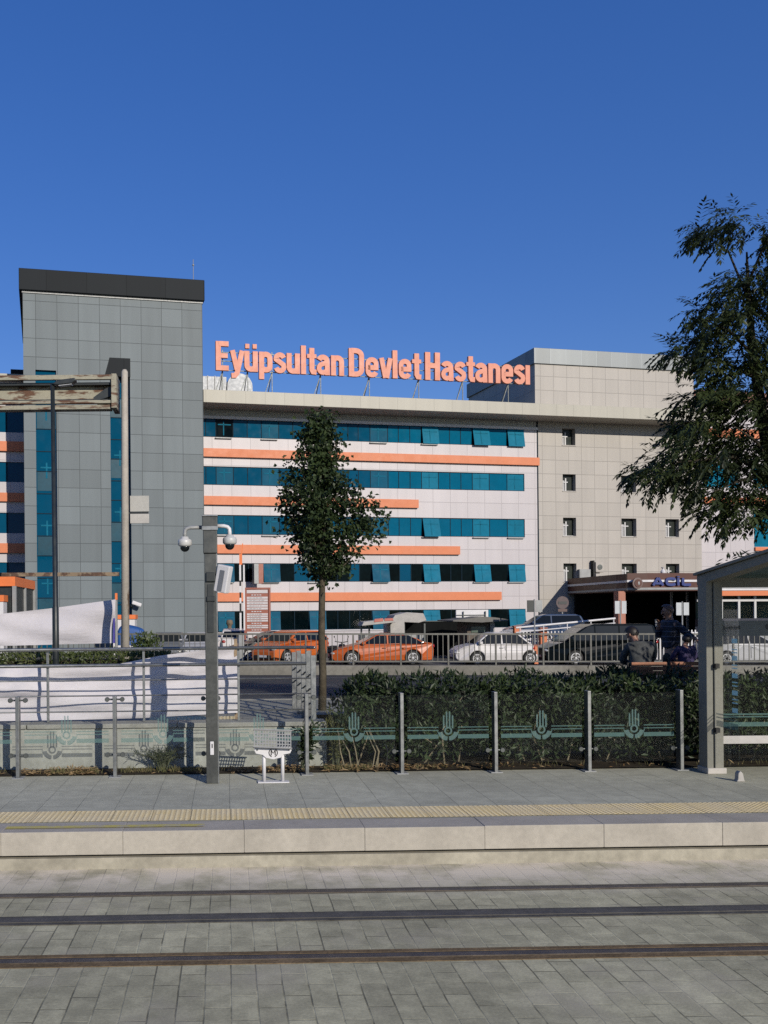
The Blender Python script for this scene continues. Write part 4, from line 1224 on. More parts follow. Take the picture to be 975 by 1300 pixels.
def make_car(name, label, loc_, rz, paint, L, Wd, lower, cabin, wheels, belt, roofz, rw=.32, pill=(), tumble=.17, group='cars standing along the hospital fence', trim=None, doors=(), rails=False):
    """x forward.  lower = top line of the lower body (x,z) front to rear; cabin = outline (A base, roof front, roof rear, C base)"""
    root = empty(name, loc_, rz, label, 'car', group)
    W2 = Wd/2
    sill = .20
    # lower body outline with wheel arches
    fx, rx = wheels
    top = list(lower)
    bot = []
    def arch(cx): return [(cx + (rw+.05)*math.cos(R_(a)), max(sill, rw + (rw+.05)*math.sin(R_(a)))) for a in range(-20, 201, 20)]
    outline = top + [(top[-1][0]+.02, sill+.12), (top[-1][0]+.12, sill)] + [p for p in arch(rx)[::-1]] + [p for p in arch(fx)[::-1]] + [(top[0][0]-.15, sill), (top[0][0]-.01, sill+.1)]
    zmx = belt
    def wy(x, z):
        e = min(1.0, max(0.0, (L/2-abs(x))/.55)); plan = .80 + .20*math.sin(e*math.pi/2)
        s = 1 - .04*max(0, (.45-z)/.3) if z < .45 else 1 - .03*max(0, (z-.55)/.4)
        return W2*plan*s
    n = len(outline); mb = MB()
    vs = [(x, -wy(x,z), z) for x, z in outline] + [(x, wy(x,z), z) for x, z in outline]
    fs = [tuple(range(n)), tuple(range(2*n-1, n-1, -1))] + [(i, i+n, (i+1) % n+n, (i+1) % n) for i in range(n)]
    mb.add(vs, fs)
    # cabin
    cb = cabin; m = len(cb)
    def cy(z): return W2*.955 - tumble*max(0, z-belt)/(roofz-belt)
    vs = [(x, -cy(z), z) for x, z in cb] + [(x, cy(z), z) for x, z in cb]
    fs = [tuple(range(m)), tuple(range(2*m-1, m-1, -1))] + [(i, i+m, (i+1) % m+m, (i+1) % m) for i in range(m)]
    mb.add(vs, fs)
    body = mb.build('body', paint, root, bevel=.045, seg=3)
    # side glass between pillars
    ax, rf, rr, cx = cb[0], cb[1], cb[-2], cb[-1]
    zt, zb = roofz-.09, belt+.03
    def xa(z): return ax[0] + (rf[0]-ax[0])*(z-ax[1])/(rf[1]-ax[1]) - .09
    def xc(z): return cx[0] + (rr[0]-cx[0])*(z-cx[1])/(rr[1]-cx[1]) + .11
    cuts = [None] + list(pill) + [None]
    for s in (-1, 1):
        for a, b in zip(cuts, cuts[1:]):
            def xl(z): return xa(z) if a is None else a-.035
            def xr(z): return xc(z) if b is None else b+.035
            g = MB(); rows_ = [zb, (zb+zt)/2, zt]
            pts = [(xl(zb), zb), (xl(zt), zt), (xr(zt), zt), (xr(zb), zb)]
            g.add([(x, s*(cy(z)+.006), z) for x, z in pts], [(0,1,2,3)])
            g.build('side_window', M['car_glass'], root)
        # door seams, handle, mirror
        sm = MB()
        for d in doors:
            sm.add([(d-.008, s*(wy(d, .4)+.004), sill+.12), (d+.008, s*(wy(d, .4)+.004), sill+.12), (d+.008, s*(wy(d, belt-.1)+.004), belt-.06), (d-.008, s*(wy(d, belt-.1)+.004), belt-.06)], [(0,1,2,3)])
        if doors: sm.build('door_seam', M['black'], root)
        for d in doors[1:]:
            h = MB(); h.box(d+.06, d+.24, min(s*(wy(d,.7)-.01), s*(wy(d,.7)+.025)), max(s*(wy(d,.7)-.01), s*(wy(d,.7)+.025)), belt-.16, belt-.13); h.build('door_handle', paint if trim is None else trim, root)
        mi = MB(); xm = ax[0]-.25; mi.box(xm-.1, xm+.08, min(s*(W2-.05), s*(W2+.13)), max(s*(W2-.05), s*(W2+.13)), belt+.01, belt+.15); mi.build('mirror', paint, root, bevel=.03)
    # windscreens
    for (p, q, nm) in ((cb[0], cb[1], 'windscreen'), (cb[-1], cb[-2], 'rear_window')):
        d = Vector((q[0]-p[0], 0, q[1]-p[1])); nrm = Vector((-d.z, 0, d.x)).normalized()
        if nrm.z < 0: nrm = -nrm
        a_ = Vector((p[0], 0, p[1])) + d*.10 + nrm*.008; b_ = Vector((p[0], 0, p[1])) + d*.90 + nrm*.008
        wa, wb = cy(a_.z)-.10, cy(b_.z)-.10
        g = MB(); g.quad((a_.x, -wa, a_.z), (a_.x, wa, a_.z), (b_.x, wb, b_.z), (b_.x, -wb, b_.z)); g.build(nm, M['car_glass'], root)
    # wheels
    for cx_ in (fx, rx):
        for s in (-1, 1):
            yo = s*(W2-.115)
            t = MB(); t.lathe([(rw*.62, -.10), (rw*.9, -.105), (rw, -.08), (rw, .08), (rw*.9, .105), (rw*.62, .10)], (cx_, yo, rw), 28, 'Y')
            wh = t.build('wheel', M['black'], root)
            r = MB(); y0 = yo + s*.106
            r.lathe([(rw*.66, -.012), (rw*.66, .012)], (cx_, yo+s*.09, rw), 24, 'Y')
            r.m = 1
            ring_o = [(cx_ + rw*.68*math.cos(2*math.pi*k/24), rw + rw*.68*math.sin(2*math.pi*k/24)) for k in range(24)]
            ring_i = [(cx_ + rw*.58*math.cos(2*math.pi*k/24), rw + rw*.58*math.sin(2*math.pi*k/24)) for k in range(24)]
            ya, yb = sorted((y0, y0+s*.012))
            for k in range(24):
                k2 = (k+1) % 24; r.prism([ring_o[k], ring_o[k2], ring_i[k2], ring_i[k]], ya, yb)
            for k in range(5):
                an = 2*math.pi*k/5 + .3
                ct, st_ = math.cos(an), math.sin(an)
                for off in (-.09, .09):
                    c2, s2 = math.cos(an+off), math.sin(an+off)
                    r.prism([(cx_-.03*st_, rw+.03*ct), (cx_+.03*st_, rw-.03*ct), (cx_+rw*.6*c2+.028*s2, rw+rw*.6*s2-.028*c2), (cx_+rw*.6*c2-.028*s2, rw+rw*.6*s2+.028*c2)], ya-.001, yb+.002)
            r.lathe([(.06, -.01), (.05, .015)], (cx_, y0, rw), 14, 'Y')
            r.build('rim', [M['black'], M['chrome']], wh)
            # dark wheel housing
        hb = MB(); hb.box(cx_-rw-.03, cx_+rw+.03, -W2*.80, W2*.80, sill+.04, rw*2.05); hb.build('wheel_housing', M['black'], root)
    # lamps, plate, bumpers
    fr, re = lower[0], lower[-1]
    for s in (-1, 1):
        h = MB(); x_, z_ = lower[1]; yy = wy(x_, z_)
        h.sphere((x_-.06, s*(yy-.12), z_-.10), .16, .15, .085, 12, 8); h.build('headlight', M['lamp_glass'], root, smooth=True)
        x_, z_ = lower[-2]; yy = wy(x_, z_)
        h = MB(); h.sphere((x_+.05, s*(yy-.08), z_-.12), .13, .12, .10, 12, 8); h.build('tail_light', M['tail_lamp'], root, smooth=True)
    b = MB(); b.box(fr[0]-.05, fr[0]+.03, -.52, .52, .28, .46); b.box(-L/2+.02, -L/2+.09, -.6, .6, .22, .36); b.build('bumper_grille', M['black'], root, bevel=.02)
    b = MB(); b.box(fr[0]+.031, fr[0]+.045, -.26, .26, .36, .46); b.build('number_plate', M['white_paint'], root)
    b = MB(); b.box(-L/2-.03, -L/2-.012, -.26, .26, .55, .66); b.build('number_plate', M['white_paint'], root)
    return root

YCAR = 42.0
RED_O = car_paint('burnt_orange_paint', (.50, .105, .02))
ORA = car_paint('orange_car_paint', (.58, .135, .025))
WHT = car_paint('white_car_paint', (.66, .64, .63))
NAVY = car_paint('black_navy_paint', (.005, .008, .010), .12, .0)
SIL = car_paint('silver_paint', (.48, .48, .49), .25)
BLK = car_paint('black_car_paint', (.012, .012, .013))
BLU = car_paint('blue_car_paint', (.02, .05, .12))
GRY = car_paint('grey_car_paint', (.16, .17, .18))
PI = math.pi
def pos(px, Y): x = xat(px, Y); return (x, Y, zpark(x))

sc_ = YCAR/F
# orange liftback (faces left)
L = 128*sc_; x_ = pos(482, YCAR)
make_car('liftback_car', 'burnt orange liftback seen side-on behind the street fence, right of the street tree', x_, PI, RED_O, L, 1.78,
         [(L/2,.50),(L/2-.06,.64),(L/2-.55,.80),(L/2-1.15,.93),(-.3,.98),(-L/2+.35,1.02),(-L/2+.02,.96),(-L/2,.62)],
         [(1.15,.90),(.30,1.36),(-.15,1.45),(-.75,1.42),(-1.55,1.20),(-1.95,.99)], (x_[0]-pos(443,YCAR)[0], x_[0]-pos(519,YCAR)[0]), .93, 1.43, .325, (-.22,), doors=(.95, -.22, -1.05))
# white small hatchback
L = 99*sc_; x_ = pos(623, YCAR)
make_car('small_hatchback', 'small rounded white hatchback behind the street fence', x_, PI, WHT, L, 1.63,
         [(L/2,.48),(L/2-.03,.66),(L/2-.35,.84),(L/2-.85,.95),(-.4,.98),(-L/2+.2,.98),(-L/2+.03,.86),(-L/2,.5)],
         [(.98,.92),(.40,1.38),(.0,1.48),(-.75,1.46),(-1.15,1.36),(-1.62,.95)], (x_[0]-pos(599.5,YCAR)[0], x_[0]-pos(665.5,YCAR)[0]), .93, 1.47, .30, (-.28,), doors=(.80, -.42), trim=M['chrome'])
# dark people carrier
L = 5.1; x_ = pos(685, YCAR); x_ = (x_[0]+L/2, YCAR, zpark(x_[0]+L/2))
make_car('passenger_van', 'long black passenger van behind the street fence and the people at the bench', x_, PI, NAVY, L, 1.93,
         [(L/2,.55),(L/2-.05,.78),(L/2-.50,.98),(L/2-1.0,1.12),(-.5,1.17),(-L/2+.1,1.2),(-L/2+.01,1.15),(-L/2,.6)],
         [(1.75,1.08),(.75,1.74),(.35,1.86),(-2.0,1.87),(-2.35,1.78),(-2.52,1.15)], (x_[0]-pos(720.7,YCAR)[0], x_[0]-pos(720.7,YCAR)[0]-3.2), 1.10, 1.86, .34, (.35, -.75), tumble=.09, doors=(1.15, .30, -.9))
# orange crossover, turned towards the viewer
make_car('crossover_car', 'bright orange compact crossover turned towards the road, left of the street tree', pos(369, 42.6), PI+R_(46), ORA, 4.0, 1.74,
         [(2.0,.60),(1.95,.84),(1.55,.98),(1.05,1.05),(-.5,1.12),(-1.85,1.15),(-2.0,1.02),(-2.05,.6)],
         [(1.15,1.02),(.45,1.48),(.0,1.56),(-1.2,1.53),(-1.55,1.44),(-1.92,1.1)], (1.28, -1.25), 1.06, 1.55, .34, (-.25,), doors=(.85, -.2, -1.1))
make_car('hatchback_car', 'black hatchback with only its nose showing left of the orange crossover', pos(342, 46.2), PI+R_(12), BLK, 4.1, 1.74,
         [(2.05,.50),(2.0,.68),(1.5,.84),(1.0,.94),(-.5,.99),(-1.85,1.02),(-2.0,.92),(-2.05,.55)],
         [(1.05,.92),(.30,1.38),(-.1,1.47),(-1.2,1.44),(-1.6,1.33),(-1.95,.98)], (1.28, -1.25), .95, 1.46, .31, (-.25,), doors=(.8, -.2, -1.0))
make_car('hatchback_car', 'silver hatchback seen through the glass of the tram shelter', pos(945, YCAR), 0, SIL, 4.2, 1.76,
         [(2.1,.50),(2.05,.68),(1.55,.84),(1.0,.93),(-.5,.98),(-1.9,1.02),(-2.06,.92),(-2.1,.55)],
         [(1.02,.92),(.25,1.38),(-.15,1.47),(-1.2,1.44),(-1.6,1.33),(-2.0,.98)], (pos(961.5,YCAR)[0]-pos(945,YCAR)[0]+.66, pos(961.5,YCAR)[0]-pos(945,YCAR)[0]-1.92), .95, 1.46, .31, (-.25,), doors=(.8, -.2, -1.0))
make_car('hatchback_car', 'white car seen from behind, left of the directory board', pos(296.5, 53), PI/2+R_(0), WHT, 3.9, 1.62,
         [(1.95,.50),(1.9,.68),(1.4,.84),(.9,.95),(-.5,.99),(-1.75,1.0),(-1.9,.9),(-1.95,.55)],
         [(1.0,.92),(.35,1.40),(.0,1.50),(-1.2,1.48),(-1.6,1.40),(-1.88,.96)], (1.2, -1.2), .95, 1.49, .30, (-.25,), doors=(.8, -.2))
make_car('estate_car', 'blue estate car on the ramp in front of the grey wall by the emergency entrance', (xat(690, 52), 52, zpark(8)+.75), PI-R_(6), BLU, 4.3, 1.74,
         [(2.15,.50),(2.1,.68),(1.55,.84),(1.0,.93),(-.5,.98),(-1.95,1.02),(-2.1,.92),(-2.15,.55)],
         [(1.02,.92),(.30,1.40),(-.1,1.50),(-1.6,1.48),(-1.9,1.38),(-2.08,.98)], (1.35, -1.3), .95, 1.49, .31, (-.25,), doors=(.8, -.2, -1.0))
make_car('estate_car', 'pale grey car behind the white fence, between the small white hatchback and the kiosk', (xat(650, 48), 48, zpark(8)), PI+R_(15), SIL, 4.1, 1.7,
         [(2.05,.50),(2.0,.68),(1.5,.84),(1.0,.93),(-.5,.98),(-1.85,1.02),(-2.0,.92),(-2.05,.55)],
         [(1.02,.92),(.30,1.36),(-.1,1.45),(-1.4,1.43),(-1.75,1.33),(-1.98,.98)], (1.28, -1.25), .95, 1.44, .30, (-.25,), doors=(.8, -.2, -1.0))
for px, lab, pnt in ((214, 'grey car nose-on behind the fence, left of the camera column', GRY), (253, 'silver grey car nose-on behind the fence, partly hidden by the camera column', SIL)):
    make_car('saloon_car', lab, pos(px, 45.5), -PI/2, pnt, 4.3, 1.75,
         [(2.15,.50),(2.1,.68),(1.55,.84),(1.0,.93),(-.9,.98),(-1.95,1.0),(-2.1,.92),(-2.15,.55)],
         [(1.02,.92),(.25,1.34),(-.15,1.42),(-.8,1.40),(-1.15,1.28),(-1.6,1.0)], (1.35, -1.3), .95, 1.41, .31, (-.25,), doors=(.8, -.2, -1.0))

# ------------------------------------------------------------------ street fence along the car park
YFN = 38.2
FN = empty('street_fence', (0, YFN, 0), 0, 'long grey metal picket fence between the road and the parked cars', 'fence')
zft = zat(487, 806, YFN) ; ztop0 = zft + GR*xat(487, YFN)
pw = 60.3*YFN/F
x = xat(629, YFN) - pw*14
k = 0
while x < xat(1120, YFN):
    gz = .30-GR*x; tz = ztop0-GR*x; tz2 = ztop0-GR*(x+pw); gz2 = .30-GR*(x+pw)
    a = MB(); a.box(x-.033, x+.033, -.033, .033, gz, tz-.005); a.build('post', M['fence_grey'], FN)
    a = MB(); nb = 9
    def slb(x0, x1, z0, z1, z0b, z1b, y0, y1):
        a.add([(x0,y0,z0),(x1,y0,z0b),(x1,y1,z0b),(x0,y1,z0),(x0,y0,z1),(x1,y0,z1b),(x1,y1,z1b),(x0,y1,z1)], [(3,2,1,0),(4,5,6,7),(0,1,5,4),(1,2,6,5),(2,3,7,6),(3,0,4,7)])
    slb(x+.0, x+pw, tz, tz+.07, tz2, tz2+.07, -.035, .035)
    slb(x+.045, x+pw-.045, gz+.13, gz+.19, gz2+.13, gz2+.19, -.025, .025)
    for i in range(1, nb):
        bx_ = x + pw*i/nb; t = i/nb
        a.box(bx_-.0145, bx_+.0145, -.014, .014, gz+.19-GR*pw*t, tz-GR*pw*t)
    a.build('panel', M['fence_grey'], FN)
    x += pw; k += 1

# ------------------------------------------------------------------ things between the cars and the hospital
def signpost(px, py0, py1, pbase, Y, half, label, colr, two=True, split=None):
    x = xat(px, Y); g = zpark(x)
    root = empty('sign_post', (x, Y, 0), 0, label, 'sign', 'small plates on posts in the car park')
    a = MB(); a.tube([(0, 0, g), (0, 0, zat(px, py0, Y)+.05)], .035, 8); a.build('post', M['grey_paint'], root)
    for s in (-1, 1):
        a = MB(); w0, w1 = sorted((s*.05, s*half)); a.box(w0, w1, -.05, -.02, zat(px, py1, Y), zat(px, py0, Y)); a.build('plate', colr[0] if s < 0 else colr[1], root)
    return root
M['plate_pale'] = mat('pale_plate', (.52, .55, .57), .5)
signpost(678.5, 762, 777, 806, 43, .36, 'one dark and one grey plate on a post beside the white building edge', (M['dark_paint'], M['grey_paint']))
signpost(787.5, 763, 779, 806, 43, .27, 'pale plate on a post in front of the coral column', (M['plate_pale'], M['plate_pale']))
signpost(866, 765, 781, 806, 43, .30, 'pale split plate on a post right of the standing man', (M['plate_pale'], M['plate_pale']))
YN = 60
root = empty('no_entry_sign', (xat(714, YN), YN, 0), 0, 'round traffic sign, its colours darkened for the shade of the emergency canopy', 'sign')
a = MB(); a.lathe([(.42, 0), (.42, -.04)], (0, 0, zat(714, 765, YN)), 22, 'Y'); f_ = a.build('disc', mat('shaded_sign_red', (.07, .04, .045), .5), root)  # disc, bar and plate colours are darkened to paint in the canopy's shade
a = MB(); a.box(-.28, .28, -.06, -.042, zat(714, 767, YN), zat(714, 763.5, YN)); a.build('bar', M['dark_paint'], f_)
a = MB(); a.box(-.3, .3, -.05, -.01, zat(714, 776.5, YN), zat(714, 773, YN)); a.build('plate', mat('shaded_sign_red_plate', (.09, .045, .04), .5), root)
a = MB(); a.tube([(0, .03, zpark(8)), (0, .03, zat(714, 765, YN))], .05, 8); a.build('post', M['grey_paint'], root)

# directory board
M['board_red'] = mat('board_brown_red', (.33, .10, .06), .5, 0, .08, 2)
YD = 50
root = empty('directory_board', (xat(326.5, YD), YD, 0), 0, 'tall directory board with brown-red frame and rows of white name strips', 'sign')
x0, x1 = xat(310, YD)-xat(326.5, YD), xat(343.5, YD)-xat(326.5, YD)
z = lambda y: zat(326.5, y, YD)
a = MB(); a.box(x0+.07, x1-.07, .0, .06, z(806), z(748)); a.build('panel', M['board_red'], root)
a = MB(); a.box(x0, x0+.10, -.06, .1, z(812), z(746)); a.box(x1-.10, x1, -.06, .1, z(812), z(746)); a.box(x0+.101, x1-.101, -.055, .095, z(747.8), z(746)); a.build('frame', M['board_red'], root)
M['strip_white'] = mat('white_strip', (.62, .58, .58), .5, 0, .06, 3)
random.seed(5)
for (ya, yb, nst) in ((748.6, 753.4, 1), (757.2, 774.3, 5), (778.3, 789.5, 4), (793, 798, 2), (801.5, 805, 1)):
    hgt = (yb-ya)/nst
    for i in range(nst):
        a = MB(); a.box(x0+.15, x1-.15, -.025, -.002, z(ya+hgt*(i+1)-.35), z(ya+hgt*i+.35)); stp = a.build('name_strip', M['strip_white'], root)
        if nst > 1:
            a = MB(); xx = x0+.3; 
            while xx < x1-.5:
                wd = random.uniform(.06, .16); zz2 = z(ya+hgt*(i+.5)); a.box(xx, xx+wd, -.03, -.026, zz2-.018, zz2+.018); xx += wd+.05
            a.build('printed_line', M['grey_paint'], stp)
for y in (755.4, 776.4, 791.3, 799.8):
    a = MB(); xx = x0+.4
    for wd in (.10, .13, .09, .11): a.box(xx, xx+wd, -.03, -.004, z(y)-.025, z(y)+.025); xx += wd+.04
    a.build('heading', M['strip_white'], root)
# lifted striped barrier
YBR = 44.4
root = empty('parking_barrier', (xat(305.5, YBR), YBR, 0), 0, 'raised black and white parking barrier with an orange tip left of the directory board', 'barrier')
for i, (y0, y1, mm) in enumerate(((717, 737, M['white_paint']), (737, 744, M['black']), (744, 752, M['white_paint']), (752, 759, M['black']), (759, 766, M['white_paint']), (766, 778, M['black']), (778, 800, M['white_paint']))):
    a = MB(); x0_ = xat(305.4, YBR)-xat(305.5, YBR); a.box(x0_-.045, x0_+.045, -.04, .04, zat(305, y1, YBR)+.001, zat(305, y0, YBR)); a.build('arm_band', mm, root)
a = MB(); a.box(-.04, .10, -.04, .04, zat(306, 717, YBR)+.002, zat(306, 703, YBR)); a.bar((.08, 0, zat(306, 703, YBR)), (.13, 0, zat(308, 690, YBR)), .05); a.build('arm_tip', M['orange_bright'], root)
a = MB(); a.box(.14, .22, -.02, .02, zat(309, 800, YBR), zat(309, 717, YBR)); a.build('support_rod', M['white_paint'], root)
a = MB(); a.box(-.12, .16, -.15, .15, zpark(0), zat(305, 806, YBR)-.002); a.build('housing', M['grey_paint'], root, bevel=.03)
a = MB(); a.box(-.03, .03, -.03, .03, zat(305, 806, YBR), zat(305, 800, YBR)-.002); a.build('arm_hinge', M['black'], root)
# bust on a plinth
YBU = 57
xb_ = xat(291.3, YBU)
root = empty('bust_statue', (xb_, YBU, 0), 0, 'stone bust of a head and neck on a plinth behind the white car', 'statue')
z = lambda y: zat(291, y, YBU)
a = MB(); a.lathe([(.12, z(800)), (.13, z(797.5)), (.12, z(795)), (.17, z(793.5)), (.20, z(791.5)), (.205, z(789)), (.17, z(787.3)), (.06, z(786.8))], (0, 0, 0), 18)
a.sphere((0, -.20, z(791.5)), .035, .05, .05, 8, 6); a.sphere((-.19, 0, z(791.5)), .03, .05, .06, 8, 6); a.sphere((.19, 0, z(791.5)), .03, .05, .06, 8, 6); a.box(-.08, .08, -.20, -.1, z(793.2), z(792.9))
a.build('head', mat('bust_stone', (.20, .15, .10), .8, 0, .2, 6), root, smooth=True)
a = MB(); a.lathe([(.45, z(803)), (.40, z(801)), (.25, z(799.6)), (.10, z(799.3))], (0, 0, 0), 18); a.build('shoulders', mat('bust_stone_dark', (.17, .13, .09), .8, 0, .2, 6), root, smooth=True)
a = MB(); a.box(-.5, .5, -.4, .4, zpark(0), z(803)-.003); a.build('plinth', M['concrete'], root, bevel=.02)
# hanging sign on the facade
root = empty('projecting_sign', (0, FY0, 0), FA, 'grey and red projecting box sign on the white facade above the directory board', 'sign')
pu = loc(326, 729, -.9)
a = MB(); u0, u1 = loc(321.5, 729, -.9)[0], loc(327, 729, -.9)[0]; u2 = loc(333, 729, -.9)[0]
z0, z1 = loc(326, 741, -.9)[1], loc(326, 716, -.9)[1]
a.box(u0, u1, -1.2, -.6, z0, z1); a.build('casing', M['grey_paint'], root)
a = MB(); a.box(u1+.002, u2, -1.2, -.6, z0, z1); a.build('face', M['board_red'], root)
a = MB(); a.box(u1-.3, u1-.1, -.6, .0, z1-.3, z1-.2); a.box(u1-.3, u1-.1, -.6, .0, z0+.2, z0+.3); a.build('bracket', M['black'], root)

# market stall with awning, kiosk
YM = 47
xm = xat(497, YM); z = lambda y: zat(497, y, YM)
root = empty('street_stall', (xm, YM, 0), 0, 'street stall with grey hood and tilted red and white awning behind the orange liftback', 'stall')
dx_ = lambda p: xat(p, YM)-xm
M['canvas'] = mat('stall_canvas', (.46, .44, .41), .8, 0, .15, 3)
a = MB(); a.prism([(dx_(494), z(804)), (dx_(494), z(790)), (dx_(500), z(781)), (dx_(515), z(777.5)), (dx_(536), z(779)), (dx_(540), z(788)), (dx_(530), z(791)), (dx_(512), z(790)), (dx_(512), z(804))], -.3, 1.8); a.build('hood', M['canvas'], root, bevel=.03)
a = MB(); a.prism([(dx_(455.5), z(794)), (dx_(458), z(789)), (dx_(497), z(785)), (dx_(498), z(790))], -1.0, .6); a.build('awning', M['canvas'], root, bevel=.02)
a = MB(); a.prism([(dx_(471), z(789.5)), (dx_(471.5), z(785.5)), (dx_(482), z(784.6)), (dx_(482), z(788.3))], -1.03, -1.002); a.prism([(dx_(484), z(788)), (dx_(484), z(785)), (dx_(494), z(784.6)), (dx_(495), z(787.6))], -1.03, -1.002); a.build('red_patch', mat('awning_red', (.55, .17, .13), .7), root)
a = MB()
for p in (458, 468, 496, 512, 538): a.box(dx_(p)-.04, dx_(p)+.04, -.2, -.1, zpark(xm), z(792))
a.build('leg', M['steel_dark'], root)
a = MB(); a.box(dx_(460), dx_(540), .3, 1.5, zpark(xm), z(806)); a.build('counter', M['grey_paint'], root)
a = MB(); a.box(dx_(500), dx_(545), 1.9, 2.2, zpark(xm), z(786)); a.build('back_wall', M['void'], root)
YKI = 46
xk = xat(605, YKI); z = lambda y: zat(605, y, YKI); dx_ = lambda p: xat(p, YKI)-xk
root = empty('kiosk', (xk, YKI, 0), 0, 'dark kiosk with wide flat roof and a white board on top behind the white hatchback', 'kiosk')
a = MB(); a.prism([(dx_(569), z(788.5)), (dx_(569), z(787)), (dx_(588), z(785)), (dx_(604), z(782.4)), (dx_(622), z(784)), (dx_(637), z(786.5)), (dx_(637), z(788)), (dx_(605), z(790))], -1.0, 2.4); a.build('roof', mat('kiosk_roof', (.17, .165, .15), .8, 0, .2, 2), root)
a = MB(); a.box(dx_(585.5), dx_(627), 1.0, 1.15, z(784), z(774)); 
a.build('board', M['white_paint'], root)
a = MB(); a.box(dx_(594), dx_(594.8), .9, .99, z(784), z(776)); a.box(dx_(622.5), dx_(623.5), .9, .99, z(784), z(776)); a.box(dx_(586), dx_(623), .92, .98, z(781), z(780.3)); a.build('board_frame', M['steel_dark'], root)
a = MB(); a.box(dx_(593), dx_(621), .0, 2.0, zpark(xk), z(789)); a.build('wall', mat('kiosk_wall', (.12, .095, .075), .7), root)
a = MB(); a.box(dx_(598), dx_(616), -.03, -.002, z(803), z(795.5)); a.build('hatch', mat('hatch_glass', (.09, .13, .10), .3), root)
a = MB(); a.box(dx_(621.5), dx_(627), -.1, .3, zpark(xk), z(789)); a.build('side_post', M['grey_paint'], root)
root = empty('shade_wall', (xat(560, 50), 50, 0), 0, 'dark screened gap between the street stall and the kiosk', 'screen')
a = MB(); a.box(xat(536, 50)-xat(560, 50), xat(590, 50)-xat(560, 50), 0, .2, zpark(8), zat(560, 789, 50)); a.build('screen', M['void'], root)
a = MB(); a.box(xat(536, 50)-xat(560, 50), xat(590, 50)-xat(560, 50), -.06, .26, zat(560, 789, 50)+.002, zat(560, 788, 50)); a.build('top_rail', M['steel_dark'], root)
# low white wall behind the liftback
root = empty('low_wall', (xat(430, 55), 55, 0), 0, 'low white wall in front of the hospital ground floor', 'wall')
a = MB(); a.box(xat(343, 55)-xat(430, 55), xat(489, 55)-xat(430, 55), 0, .25, zpark(4), zat(430, 800.5, 55)); a.build('wall_body', M['white_panel'], root)
a = MB(); a.box(xat(343, 55)-xat(430, 55)-.03, xat(489, 55)-xat(430, 55)+.03, -.04, .29, zat(430, 800.5, 55)+.002, zat(430, 799.5, 55)); a.build('coping', M['white_paint'], root)

# ramp: sloping white handrail, orange pillars, white picket fence
YRA = 45
root = empty('ramp_handrail', (0, YRA, 0), 0, 'white handrail climbing to the right towards the emergency entrance', 'handrail')
a = MB(); a.tube([(at(655, 797, YRA).x, 0, at(655, 797, YRA).z), (at(781, 785, YRA).x, 0, at(781, 785, YRA).z)], .05, 10); a.build('rail', M['white_paint'], root)
a = MB(); a.tube([(at(655, 803, YRA).x, 0, at(655, 803, YRA).z), (at(781, 791, YRA).x, 0, at(781, 791, YRA).z)], .03, 8); a.build('lower_rail', M['white_paint'], root)
for p in (660, 690, 720, 750, 779):
    q = at(p, 797-(p-655)*.0952, YRA); a = MB(); a.tube([(q.x, 0, zpark(q.x)), (q.x, 0, q.z)], .03, 8); a.build('post', M['white_paint'], root)
PW = empty('picket_fence', (0, 46.5, 0), 0, 'low white picket fence behind the cars near the ramp', 'fence')
x0, x1 = xat(655, 46.5), xat(905, 46.5)
a = MB(); 
for y in (804, 811): zz3 = zat(780, y, 46.5); a.box(x0, x1, -.02, .02, zz3-.03, zz3+.03)
a.build('rail', M['white_paint'], PW)
a = MB(); xx = x0
while xx < x1: a.box(xx-.03, xx+.03, -.05, -.022, zpark(xx), zat(780, 800.5, 46.5)); xx += .18
a.build('pickets', M['white_paint'], PW)
for i, (p, y0, Y, lab) in enumerate(((656, 796, 46, 'orange pillar at the left end of the white picket fence, beside the white hatchback roof'), (689, 798, 46, 'short orange pillar in the white picket fence in front of the blue car'), (679, 820, 41.6, 'orange bollard between the white hatchback and the black van'))):
    root = empty('orange_pillar', (xat(p, Y), Y, 0), 0, lab, 'pillar', 'orange pillars by the ramp')
    hw = 4.2*Y/F if i < 2 else 2.6*Y/F
    a = MB(); a.box(-hw, hw, -.15, .15, zpark(xat(p, Y)), zat(p, y0, Y)); a.build('shaft', M['orange'], root, bevel=.02)
    a = MB(); a.box(-hw-.03, hw+.03, -.18, .18, zat(p, y0, Y)+.002, zat(p, y0, Y)+.06); a.build('cap', M['board_red'], root)
# scooter beside the tree
YSC = 42.2
root = empty('scooter', (xat(428, YSC), YSC, zpark(4)), R_(60), 'dark motor scooter parked between the tree trunk and the orange liftback', 'scooter')
for x in (-.62, .62):
    a = MB(); a.lathe([(.17, -.05), (.25, -.05), (.27, -.02), (.27, .02), (.25, .05), (.17, .05)], (x, 0, .27), 20, 'Y'); a.build('wheel', M['black'], root)
a = MB(); a.prism([(-.95,.55),(-.9,.72),(-.3,.78),(-.1,.66),(.0,.34),(.32,.34),(.46,.85),(.56,.92),(.66,.62),(.5,.25),(.1,.18),(-.3,.22),(-.5,.45)], -.16, .16); a.build('body', BLK, root, bevel=.05)
a = MB(); a.prism([(-.92,.73),(-.9,.83),(-.35,.86),(-.22,.79),(-.3,.75)], -.15, .15); a.build('seat', M['black'], root, bevel=.03)
a = MB(); a.tube([(.46, -.33, 1.02), (.52, -.1, .98), (.52, .1, .98), (.46, .33, 1.02)], .02, 8); a.tube([(.50, 0, .98), (.62, 0, .3)], .03, 8); a.build('handlebar', M['steel_dark'], root)
